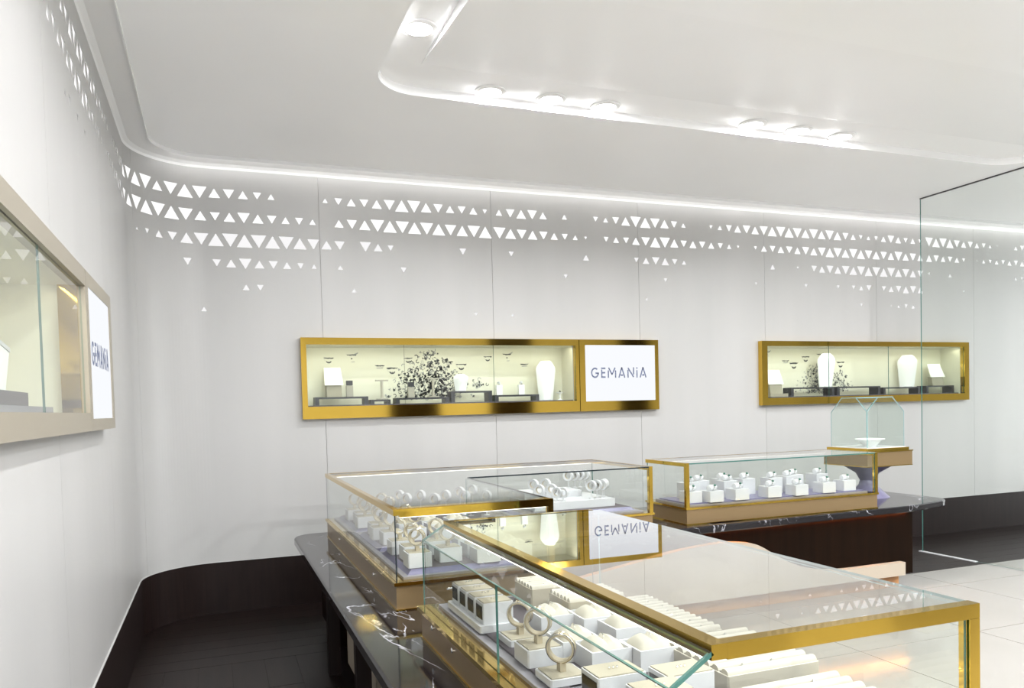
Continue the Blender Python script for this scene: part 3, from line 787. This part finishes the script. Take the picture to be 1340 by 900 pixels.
bar(case3, L3, rx0+.0262, rx1-.0262, ry1-.026, ry1, zt, ZTOP+.001)
bar(case3, L3, rx0, rx0+.026, ry0, ry0+.0258, ZLED, ZTOP+.001, 'post')
bar(case3, L3, rx1-.026, rx1, ry0, ry0+.0258, ZLED, ZTOP+.001, 'post')
b = MB(T3); b.box(rx0+.03, rx1-.03, ry1-.024, ry1-.014, zt-.004, zt-.0003); b.build('light_strip', 'led_case', case3)

# ---------------------------------------------------------------- display pieces
def bevel_box(b, x0, x1, y0, y1, z0, z1, r=.004):
    return b.prism([(x0+r, y0), (x1-r, y0), (x1, y0+r), (x1, y1-r), (x1-r, y1), (x0+r, y1), (x0, y1-r), (x0, y0+r)], z0, z1)
def make_bangle_stand(lab, grp, hblock, name='bangle_stand'):
    o = empty(name, (0, 0, 0), lab, 'jewelry stand', grp)
    w = .052
    b = MB(); bevel_box(b, -w, w, -w, w, 0, hblock); b.build('block', 'white', o)
    b = MB(); b.box(-w+.006, w-.006, -w+.006, w-.006, hblock, hblock+.003); b.build('pad', 'beige', o)
    b = MB(); b.box(-.008, .008, -.011, .011, hblock+.003, hblock+.028); b.build('stem', 'hoop', o)
    ax = Vector((-.60, -.80, 0)).normalized(); c = Vector((0, 0, hblock+.028+.034))
    b = MB(); b.lathe([(.031, -.013), (.035, -.013), (.035, .013), (.031, .013)], c, ax, 30, closed=True); b.build('hoop', 'hoop', o, True)
    for d in (-.009, .009):
        b = MB(); pr = [(.0365+.0022*math.cos(t), .0022*math.sin(t)) for t in [2*PI*k/6 for k in range(6)]]
        b.lathe(pr, c+ax*d, ax, 30, closed=True); b.build('bangle', 'silver', o, True)
    return o
def make_pillow_box(lab, grp, hb=.055, w=.058):
    o = empty('cushion_box', (0, 0, 0), lab, 'jewelry box', grp)
    t = .005
    b = MB()
    b.box(-w, w, -w, w, 0, .01); b.box(-w, -w+t, -w, w, .01, hb); b.box(w-t, w, -w, w, .01, hb); b.box(-w+t, w-t, -w, -w+t, .01, hb); b.box(-w+t, w-t, w-t, w, .01, hb)
    b.build('box', 'white_gloss', o)
    b = MB(); n = 9; vs = []; fs = []
    for i in range(n):
        for j in range(n):
            u, v = -1+2*i/(n-1), -1+2*j/(n-1)
            hgt = (max(0, 1-abs(u)**2.2)*max(0, 1-abs(v)**2.6))**.55
            groove = 1-.28*math.exp(-(u/.13)**2)
            vs.append((u*(w-t-.001), v*(w-t-.001), hb-.014+.040*hgt*groove))
    for i in range(n-1):
        for j in range(n-1): fs.append((i*n+j, i*n+j+1, (i+1)*n+j+1, (i+1)*n+j))
    vs += [(-w+t+.001, -w+t+.001, .0105), (-w+t+.001, w-t-.001, .0105), (w-t-.001, w-t-.001, .0105), (w-t-.001, -w+t+.001, .0105)]
    b.add(vs, fs); b.build('cushion', 'linen', o, True)
    b = MB(); pr = [(.012+.0012*math.cos(t_), .0012*math.sin(t_)) for t_ in [2*PI*k/5 for k in range(5)]]
    b.lathe(pr, (0, 0, hb+.018), (1, 0, 0), 18, closed=True); b.build('ring', 'silver', o, True)
    return o
def make_slot_tray(lab, grp, lx, ly, h, n, mt='beige'):
    o = empty('slotted_tray', (0, 0, 0), lab, 'jewelry tray', grp)
    b = MB(); bevel_box(b, -lx/2, lx/2, -ly/2, ly/2, 0, h-.012); b.build('tray', mt, o)
    b = MB(); b.box(-lx/2+.006, lx/2-.006, -ly/2+.006, ly/2-.006, h-.012, h-.0105); b.build('slot_bed', 'slot', o)
    p = ly/n
    proto = None
    for k in range(n):
        y = -ly/2+p*(k+.5)
        if proto is None:
            b = MB(); r = p*.37
            b.slab([(-lx/2+.004, r*math.cos(a), h-.012+.013*math.sin(a)) for a in [PI*i/6 for i in range(7)]], (lx-.008, 0, 0), 0, 0)
            q = b.build('ridge', 'linen', o, True); proto = q
        else: q = proto.copy(); COL.objects.link(q); q.parent = o
        q.location = (0, y, 0)
    for k in range(0, n-1, 2):
        for x in ((-lx*.3), lx*.12):
            b = MB(); b.lathe([(.0, .0), (.005, .003), (.0, .008)], (x+random.uniform(-.02, .02), -ly/2+p*(k+1), h-.007), None, 6); b.build('ring', 'silver', o)
    return o
def make_window_box(lab, grp, wx=.05, wy=.036, h=.065):
    o = empty('charm_box', (0, 0, 0), lab, 'jewelry box', grp)
    b = MB(); bevel_box(b, -wx, wx, -wy, wy, 0, h, .003); b.build('box', 'white_gloss', o)
    b = MB(); b.box(-wx-.0015, -wx+.001, -wy+.008, wy-.008, .014, h-.01); b.build('window', 'window_dark', o)
    b = MB(); b.box(-wx+.004, wx-.004, -wy+.004, wy-.004, h, h+.003); b.build('pad', 'beige', o)
    b = MB()
    for k in range(3): b.lathe([(.0022, -.003), (.003, 0), (.0022, .003)], (-.01+.01*k, 0, h+.0055), None, 8)
    b.build('charm', 'silver', o)
    return o
def make_hoop(lab, grp, R=.036, st=.05):
    o = empty('watch_hoop', (0, 0, 0), lab, 'jewelry stand', grp)
    b = MB(); b.lathe([(.018, 0), (.018, .004), (.003, .006), (.003, st)], seg=14); b.build('foot', 'white', o, True)
    ax = Vector((-.80, -.60, 0)).normalized(); c = Vector((0, 0, st+R))
    b = MB(); b.lathe([(R-.013, -.011), (R, -.013), (R, .013), (R-.013, .011)], c, ax, 26, closed=True); b.build('hoop', 'white', o, True)
    b = MB(); b.lathe([(R-.014, -.008), (R-.0128, -.008), (R-.0128, .008), (R-.014, .008)], c, ax, 26, closed=True); b.build('lining', 'hoop', o, True)
    return o
def repeat(proto, spots, sc=1.0):
    for i, (x, y, z, *r) in enumerate(spots):
        o = proto if i == 0 else copy_tree(proto)
        place(o, (x, y, z), r[0] if r else 0, r[1] if len(r) > 1 else sc)

PZ = ZDK+.006
# near case ------------------------------------------------------------
def near(x, y, z=PZ): p = onz(x, y, z); return (p.x, p.y, z)
G = 'bangle hoops in the sloping glass case'
repeat(make_bangle_stand('cream bangle hoop on a thin white base, in the sloping glass case', G, .018), [near(681, 838), near(735, 888)])
place(make_bangle_stand('cream bangle hoop on a tall white block, in the sloping glass case', None, .046), near(705, 864))
G = 'white boxes with cushions in the sloping glass case'
pb = make_pillow_box('white open box with a cream cushion, in the sloping glass case', G)
spots = []
for x, y in [(727, 826), (782, 828), (824, 842), (757, 860), (795, 874), (857, 872)]:
    p = near(x, y); spots.append((p[0], p[1]+.03, PZ))
repeat(pb, spots)
# long white step with four charm boxes
st = empty('white_riser', (.80, 2.43, PZ), 'long low white step carrying four charm boxes in the sloping glass case', 'display riser')
b = MB(); bevel_box(b, -.065, .065, -.18, .18, 0, .022); b.build('top', 'white_gloss', st)
G = 'charm boxes on the long white step'
repeat(make_window_box('white charm box with a dark window and cream lid, on the long white step', G), [(.80, 2.30+.088*k, PZ+.022) for k in range(4)])
G = 'charm boxes on the case deck by the bangle hoops'
repeat(make_window_box('larger white charm box with dark window, standing on the mauve deck', G, .062, .045, .075), [(.845, 1.60, PZ), (.885, 1.46, PZ), (.99, 1.54, PZ)])
G = 'slotted trays at the sloping side'
repeat(make_slot_tray('tall beige slotted ring tray beside the cushion boxes', G, .20, .16, .085, 6), [(1.075, 2.50, PZ), (1.115, 2.285, PZ)])
G = 'large slotted trays in the sloping glass case'
repeat(make_slot_tray('wide low cream slotted ring tray under the flat glass top', G, .27, .30, .06, 8, 'linen'), [(1.195, 1.28, PZ), (1.233, 1.66, PZ)])
repeat(make_slot_tray('long narrow cream slotted ring tray under the flat glass top', None, .13, .42, .055, 14, 'linen'), [(1.265, 2.06, PZ)])
G = 'white boxes with cushions at the gold post'
repeat(make_pillow_box('small white cushion box behind the big slotted tray', G, .05, .042), [(.86, 1.22, PZ), (.965, 1.25, PZ), (.86, 1.33, PZ)])
ts = empty('earring_stand', (.775, 2.655, ZDK), 'small chrome earring stand behind the charm boxes', 'jewelry stand')
b = MB(); b.lathe([(.016, 0), (.016, .003), (.003, .006), (.003, .06)], seg=12); b.build('foot', 'chrome', ts, True)
b = MB(); b.lathe([(.004, -.03), (.004, .03)], (0, 0, .06), (1, .3, 0), 10); b.build('crossbar', 'chrome', ts, True)
b = MB(); b.lathe([(0, -.012), (.010, -.004), (.010, .004), (0, .012)], (0, 0, .066), (0, 0, 1), 10); b.build('finial', 'chrome', ts, True)

# L-shaped case ----------------------------------------------------------
LZ = ZDK+.020
G = 'bangle hoops in the L-shaped case'
step = None
sp = []
for i, y in enumerate([3.30, 3.47, 3.64, 3.93, 4.10, 4.26, 4.56, 4.74, 4.92]):
    sp.append((.80 if i % 2 == 0 else .82, y, LZ))
for i, y in enumerate([3.36, 3.55, 3.98, 4.18, 4.62, 4.84]):
    sp.append((.955, y, LZ))
repeat(make_bangle_stand('clear-banded bangle hoop on a stacked white block, in the L-shaped case', G, .062), sp)
G = 'cushion boxes in the L-shaped case'
sp = []
for y in [3.27, 3.41, 3.56, 3.94, 4.09, 4.24]:
    sp.append((1.10, y, LZ)); sp.append((1.25, y, LZ))
repeat(make_pillow_box('white cushion box in the aisle arm of the L-shaped case', G, .06, .054), sp)
S = 8.375
wr = empty('white_riser', (2.22, 4.86, LZ), 'broad white stepped riser under the watch hoops in the L-shaped case', 'display riser')
b = MB(); b.box(-.32, .26, -.24, .22, 0, .05); b.build('step', 'white', wr)
b = MB(); b.box(-.30, .12, -.02, .22, .05, .095); b.build('step', 'white', wr)
G = 'watch hoops in the L-shaped case'
sp = []
for x, y, hh in [(450, 190, .095), (575, 165, .095), (520, 220, .095), (635, 225, .095), (675, 240, .05), (745, 285, .05), (800, 250, .05), (865, 270, .05)]:
    zc = LZ+hh+.05+.036
    p = onz(690+x/S, 610+y/S, zc)
    q = ony(690+x/S, 610+y/S, 5.0 if hh > .06 else 4.72)
    sp.append((min(max(q.x, 1.93), 2.46), 5.0 if hh > .06 else 4.68+.07*random.random(), LZ+hh))
hp = make_hoop('white oval watch hoop with short stem on the stepped riser of the L-shaped case', G)
repeat(hp, sp)
G = 'watch hoops on the deck of the L-shaped case'
sp = []
for x, y in [(90, 215), (140, 255), (210, 205), (265, 255), (320, 320)]:
    q = ony(690+x/S, 610+y/S, 4.75); sp.append((q.x, 4.75+.25*random.random(), LZ+.03))
fs_ = []
for x, y, yy in [(698, 634, 4.80), (706, 641, 4.72), (714, 633, 4.80), (722, 640, 4.72), (729, 648, 4.68), (737, 647, 4.66)]:
    q = ony(x, y, yy); fs_.append((q.x, yy, q.z))
for x, yy, zc in fs_:
    zb = LZ if x < 1.88 else LZ+.05 if (yy < 4.85 or x > 2.3) else LZ+.095
    h_ = make_hoop('white oval watch hoop on a slender tall stem at the stepped riser', 'watch hoops on tall stems in the L-shaped case', .036, max(zc-.036-zb, .02))
    place(h_, (x, yy, zb))
sp = [(x, y, LZ) for x, y in [(1.46, 4.72), (1.58, 4.64), (1.50, 4.95), (1.36, 4.80), (1.62, 5.06), (1.22, 4.90), (1.25, 4.66), (1.10, 4.78), (1.10, 4.98)]]
repeat(make_hoop('white oval watch hoop standing on the mauve pad of the L-shaped case', G, .036, .085), sp)

# right-hand case ----------------------------------------------------------
RZ = ZDK+.008
def make_cube(lab, grp, h):
    o = empty('cube_stand', (0, 0, 0), lab, 'jewelry stand', grp); w = .058
    b = MB(); bevel_box(b, -w, w, -w, w, 0, h, .003); b.build('cube', 'white', o)
    b = MB(); b.lathe([(0, -.045), (.018, -.040), (.024, -.015), (.018, 0), (.024, .015), (.018, .040), (0, .045)], (0, 0, h+.019), (1, .35, 0), 14); b.build('cushion', 'white_gloss', o, True)
    b = MB(); pr = [(.024+.002*math.cos(t_), .004*math.sin(t_)) for t_ in [2*PI*k/6 for k in range(6)]]
    b.lathe(pr, (0, 0, h+.021), (1, .35, 0), 20, closed=True); b.build('bracelet', 'silver', o, True)
    b = MB(); b.lathe([(.009, 0), (.009, .005), (0, .007)], (.01, -.02, h+.036), (0, -.6, 1), 10); b.build('stone', 'stone', o, True)
    return o
low = [(3.06, 4.60), (3.20, 4.55), (3.42, 4.56), (3.70, 4.56), (3.93, 4.55), (4.20, 4.57), (4.42, 4.60)]
high = [(3.16, 4.78), (3.46, 4.74), (3.66, 4.80), (3.86, 4.74), (4.03, 4.77), (4.14, 4.84), (4.34, 4.80), (3.30, 4.86), (3.52, 4.88)]
repeat(make_cube('low white cube with jewelled cushion at the front of the small case', 'low white cubes in the small case', .075), [(x, y, RZ, random.uniform(-.06, .06)) for x, y in low])
repeat(make_cube('tall white cube with jewelled cushion, second row of the small case', 'tall white cubes in the small case', .115), [(x, y, RZ, random.uniform(-.06, .06)) for x, y in high])

# pedestal with glass bell ----------------------------------------------------
pc = Vector((5.07, 5.02, ZM))
o = empty('display_pedestal', pc, 'champagne pedestal with gold-edged square top at the rounded end of the marble', 'pedestal')
def dia(r): q = r*.545; return [(q, -q), (q, q), (-q, q), (-q, -q)]
b = MB(); b.prism(dia(.435), .275, .385); b.build('slab', 'champagne', o)
b = MB(); b.prism(dia(.445), .385, .393); b.build('slab_trim', 'gold', o)
b = MB(); b.prism(dia(.438), .268, .2748); b.build('slab_trim', 'gold', o)
b = MB(); b.lathe([(.17, .0), (.15, .02), (.07, .10), (.06, .14), (.09, .20), (.20, .268)], seg=28); b.build('stem', 'lilac', o, True)
bz = ZM+.3935
o = empty('glass_bell', (pc.x, pc.y, bz), 'clear glass cube with cut corners on a gold plate, turned cornerwise', 'display cover')
b = MB(); b.prism(dia(.405), 0, .022); b.build('plate', 'gold', o)
b = MB(); b.prism(dia(.375), .022, .027); b.build('floor_pad', 'white', o)
r, ht, c = .196, .43, .115
k = c/(r*2)
r = .196; vs_ = [Vector((r, -r, 0)), Vector((r, r, 0)), Vector((-r, r, 0)), Vector((-r, -r, 0))]
for i in range(4):
    a, d = vs_[i], vs_[(i+1) % 4]
    t = (d-a)
    q = [a+Vector((0, 0, .0225)), d+Vector((0, 0, .0225)), d+Vector((0, 0, ht-c)), d-t*k+Vector((0, 0, ht)), a+t*k+Vector((0, 0, ht)), a+Vector((0, 0, ht-c))]
    nrm = Vector((-(a+d).x, -(a+d).y, 0)).normalized()*.006
    b = MB(); b.slab(q, nrm); b.build('glass_pane', ['glass_side', 'glass_edge_pale'], o)
for i in range(4):
    a, d, e = vs_[i], vs_[(i+1) % 4]-vs_[i], vs_[i-1]-vs_[i]
    q = [a+Vector((0, 0, ht-c)), a+d*k+Vector((0, 0, ht)), a+e*k+Vector((0, 0, ht))]
    b = MB(); b.slab(q, (-a*.015)+Vector((0, 0, -.004))); b.build('corner_facet', ['glass_side', 'glass_edge_pale'], o)
q = []
for i in range(4):
    a, d, e = vs_[i], vs_[(i+1) % 4]-vs_[i], vs_[i-1]-vs_[i]
    q += [a+e*k+Vector((0, 0, ht)), a+d*k+Vector((0, 0, ht))]
b = MB(); b.slab(q, (0, 0, .006)); b.build('top_pane', ['glass_side', 'glass_edge_pale'], o)
o = empty('display_bowl', (pc.x-.02, pc.y-.05, bz+.0272), 'small white tapered display bowl under the glass cube', 'display bowl')
b = MB(); b.lathe([(.05, 0), (.05, .006), (.09, .055), (.115, .06), (.115, .066), (.085, .062), (.04, .012), (0, .010)], seg=24); b.build('bowl', 'porcelain', o, True)
b = MB(); b.lathe([(.030, .0), (.034, .004), (.030, .008)], (0, 0, .014), None, 16); b.build('pendant', 'silver', o, True)

# ---------------------------------------------------------------- wall showcase contents
SB = 1.487+.0002
YB = WY+.10
def riser(name_lab, x0, x1, y0, y1, z, h, t=.014, mt='charcoal', grp=None):
    o = empty('display_riser', ((x0+x1)/2, (y0+y1)/2, z), name_lab, 'display riser', grp)
    l, w = (x1-x0)/2, (y1-y0)/2
    b = MB(); b.box(-l, l, -w, w, h-t, h); b.build('top', mt, o)
    for s in (-1, 1):
        b = MB(); b.box(min(s*l, s*(l-.03)), max(s*l, s*(l-.03)), -w, w, 0, h-t); b.build('leg', mt, o)
    return o
def bx(x, y): return ony(x, y, YB).x
b = MB(); b.box(bx(404, 530), bx(745, 522), WY+.02, WY+.20, SB, SB+.010)
tag(b.build('display_tray', 'mauve'), 'long flat mauve tray lining the shelf of the long wall showcase', 'display tray')
z1 = SB+.0102
riser('dark low riser under the tilted plate in the long showcase', bx(411, 520), bx(480, 518), WY+.04, WY+.16, z1, .062)
riser('dark lower riser under the white T-stand in the long showcase', bx(483, 520), bx(509, 520), WY+.04, WY+.16, z1, .035)
riser('dark riser before the ink thicket print in the long showcase', bx(516, 520), bx(585, 520), WY+.04, WY+.16, z1, .045)
riser('dark tall riser under the small bust in the long showcase', bx(588, 520), bx(641, 520), WY+.04, WY+.16, z1, .090)
riser('dark riser under the two bottles in the long showcase', bx(645, 520), bx(702, 520), WY+.04, WY+.16, z1, .052)
def plate_stand(lab, loc, s=1.0, rz=0):
    o = empty('plate_stand', loc, lab, 'jewelry stand')
    b = MB(); b.add([(-.05*s, -.04, 0), (.05*s, -.04, 0), (.05*s, .04, 0), (-.05*s, .04, 0), (-.05*s, -.02, .09), (.05*s, -.02, .09), (.05*s, .05, .09), (-.05*s, .05, .09)],
                    [(0, 3, 2, 1), (4, 5, 6, 7), (0, 1, 5, 4), (1, 2, 6, 5), (2, 3, 7, 6), (3, 0, 4, 7)]); b.build('base', 'beige', o)
    b = MB(); b.slab([(-.062*s, -.035, .090), (.062*s, -.035, .090), (.055*s, .045, .225), (-.055*s, .045, .225)], (0, .008, .006), 0, 0); b.build('plate', 'porcelain', o)
    o.rotation_euler[2] = rz; return o
def bust(lab, loc, h=.3, w=.075, rz=0.0):
    o = empty('necklace_bust', loc, lab, 'jewelry bust')
    n = 12; vs = []; fs = []
    for i in range(n+1):
        t = i/n; z = h*t
        hw = w*(.70+.30*t/.8) if t < .8 else w*(1.0-.5*((t-.8)/.2)**1.4)
        y = .035*math.cos(t*2.2)-.03
        for u, dy in ((-1, .018), (-.5, -.004), (0, -.012), (.5, -.004), (1, .018)): vs.append((u*hw, y+dy+.04*t*t, z))
    for i in range(n):
        for j in range(4): fs.append((i*5+j, i*5+j+1, (i+1)*5+j+1, (i+1)*5+j))
    m_ = len(vs); vs += [(x, y+.012, z) for x, y, z in vs]; fs += [tuple(k+m_ for k in f)[::-1] for f in fs]
    rim = list(range(0, 5))+[i*5+4 for i in range(1, n+1)]+[n*5+j for j in (3, 2, 1, 0)]+[i*5 for i in range(n-1, 0, -1)]
    for i in range(len(rim)): a, c2 = rim[i], rim[(i+1) % len(rim)]; fs.append((a, c2, c2+m_, a+m_))
    b = MB(); b.add(vs, fs); b.build('bust', 'porcelain', o, True)
    b = MB(); b.box(-w*.4, w*.4, -.02, .06, 0, .006); b.build('foot', 'white', o)
    o.rotation_euler[2] = rz; return o
def bottle(lab, loc, dark, grp=None):
    o = empty('scent_bottle', loc, lab, 'bottle', grp)
    b = MB(); b.prism([(-.026, -.016), (.026, -.016), (.026, .016), (-.026, .016)], 0, .085); b.build('flask', 'porcelain' if not dark else 'linen', o)
    b = MB(); b.lathe([(.012, .085), (.012, .095)] if not dark else [(.02, .085), (.02, .088)], seg=14); b.build('neck', 'silver', o)
    b = MB()
    if dark: b.box(-.024, .024, -.015, .015, .088, .125)
    else: b.lathe([(.014, .095), (.014, .108), (.006, .116), (0, .117)], seg=14)
    b.build('cap', 'charcoal' if dark else 'white', o); return o
def tstand(lab, loc):
    o = empty('earring_stand', loc, lab, 'jewelry stand')
    b = MB(); b.lathe([(.05, 0), (.05, .008), (.012, .012), (.010, .06), (.012, .145)], seg=16); b.build('post', 'linen', o, True)
    b = MB(); b.box(-.05, .05, -.010, .010, .145, .157); b.build('crossbar', 'linen', o); return o
YC = WY+.10
plate_stand('tilted white plate on a beige base in the long showcase', (bx(437, 520), YC, z1+.0622), 1.15)
bottle('dark-capped bottle beside the tilted plate in the long showcase', (bx(457, 515), YC-.02, z1+.0622), True)
tstand('white T-shaped earring stand on the lower dark riser', (bx(500, 515), YC, z1+.0352))
bottle('dark-capped bottle before the ink thicket print', (bx(538, 515), YC, z1+.0452), True)
tstand('white T-shaped earring stand before the ink thicket print', (bx(567, 515), YC, z1+.0452))
bust('small white bust on the tall dark riser', (bx(604, 510), YC, z1+.0902), .14, .065)
G = 'white-capped bottles in the long showcase'
for x in (653, 682): bottle('white bottle with white cap on the riser beside the tall bust', (bx(x, 512), YC, z1+.0522), False, G)
bust('tall white necklace bust beside the lightbox end of the long showcase', (bx(715, 515), YC, z1), .335, .085, -.25)
o = empty('ring_dish', (bx(729, 518), YC-.06, z1), 'small white ring dish at the foot of the tall bust', 'jewelry stand')
b = MB(); b.lathe([(.022, 0), (.006, .01), (.006, .05), (.034, .062), (.036, .066), (0, .058)], seg=18); b.build('dish', 'porcelain', o, True)
b = MB(); b.lathe([(.012, .0), (.014, .003), (.012, .006)], (0, 0, .066), (1, 0, .4), 14); b.build('ring', 'charcoal', o, True)
SB2 = 1.470+.0002
b = MB(); b.box(bx(1003, 520), bx(1250, 512), WY+.02, WY+.20, SB2, SB2+.010)
tag(b.build('display_tray', 'mauve'), 'long flat mauve tray in the showcase behind the glass partition', 'display tray')
z2 = SB2+.0102
riser('dark tall riser before the ink print in the partition showcase', bx(1030, 515), bx(1086, 515), WY+.04, WY+.16, z2, .085)
riser('dark riser beside the ink print in the partition showcase', bx(1090, 515), bx(1146, 515), WY+.04, WY+.16, z2, .085)
riser('dark riser under the far bust in the partition showcase', bx(1150, 515), bx(1198, 515), WY+.04, WY+.16, z2, .070)
riser('dark riser under the far plate in the partition showcase', bx(1206, 515), bx(1242, 515), WY+.04, WY+.16, z2, .078)
plate_stand('tilted white plate at the open end of the partition showcase', (bx(1014, 515), YC, z2+.03), 1.2, -.3)
b = MB(); b.box(bx(1003, 515), bx(1026, 515), WY+.04, WY+.16, z2, z2+.0298); tag(b.build('display_riser', 'beige'), 'low beige block under the tilted plate in the partition showcase', 'display riser')
bust('white necklace bust before the ink print in the partition showcase', (bx(1081, 505), YC-.02, z2+.0852), .33, .11)
bust('slender white necklace bust in the partition showcase', (bx(1188, 505), YC, z2+.0702), .33, .10, -.5)
plate_stand('tilted white plate seen through the glass partition', (bx(1225, 505), YC, z2+.0782), 1.25, -.3)
# left wall showcase contents
SL = 1.467+.0002
xl0, xl1 = XL-.20, XL-.03
def lboxes(lab, y0, y1, z0, z1, mt, nm='display_riser', cat='display riser'):
    b = MB(); b.box(xl0, xl1, y0, y1, z0, z1); return tag(b.build(nm, mt), lab, cat)
lboxes('long mauve tray on the shelf of the aisle showcase', 1.15, 3.10, SL, SL+.022, 'mauve_light', 'display_tray', 'display tray')
lboxes('low grey step at the lightbox side of the aisle showcase', 1.3, 2.72, SL+.0222, SL+.062, 'mauve')
lboxes('upper grey step in the aisle showcase', 1.3, 2.28, SL+.0622, SL+.115, 'mauve')
yv = 2.42
o = empty('jewelry_plinth', ((xl0+xl1)/2, yv, SL+.0624), 'white wedge plinth with sloping top on the grey step', 'jewelry stand')
b = MB(); b.slab([(-.07, -.10, 0), (-.07, .10, 0), (-.07, .16, .11), (-.07, -.12, .15)], (.14, 0, 0), 0, 0); b.build('plinth', 'porcelain', o)
b = MB(); b.slab([(-.072, -.125, .151), (-.072, .165, .111), (-.072, .165, .123), (-.072, -.125, .163)], (.144, 0, 0), 0, 0); b.build('top', 'white_gloss', o)
b = MB(); b.lathe([(.014, -.003), (.017, 0), (.014, .003)], (0, 0, .158), (1, .3, 0), 14); b.build('ring', 'silver', o, True)
o = empty('cake_stand', ((xl0+xl1)/2, 2.14, SL+.1152), 'small white footed stand with chrome rim on the upper step', 'jewelry stand')
b = MB(); b.lathe([(.05, 0), (.045, .01), (.035, .05), (.04, .12)], seg=18); b.build('foot', 'white', o, True)
b = MB(); b.lathe([(.04, .12), (.075, .128), (.075, .150), (.07, .150), (.066, .132), (0, .130)], seg=22); b.build('dish', 'chrome', o, True)
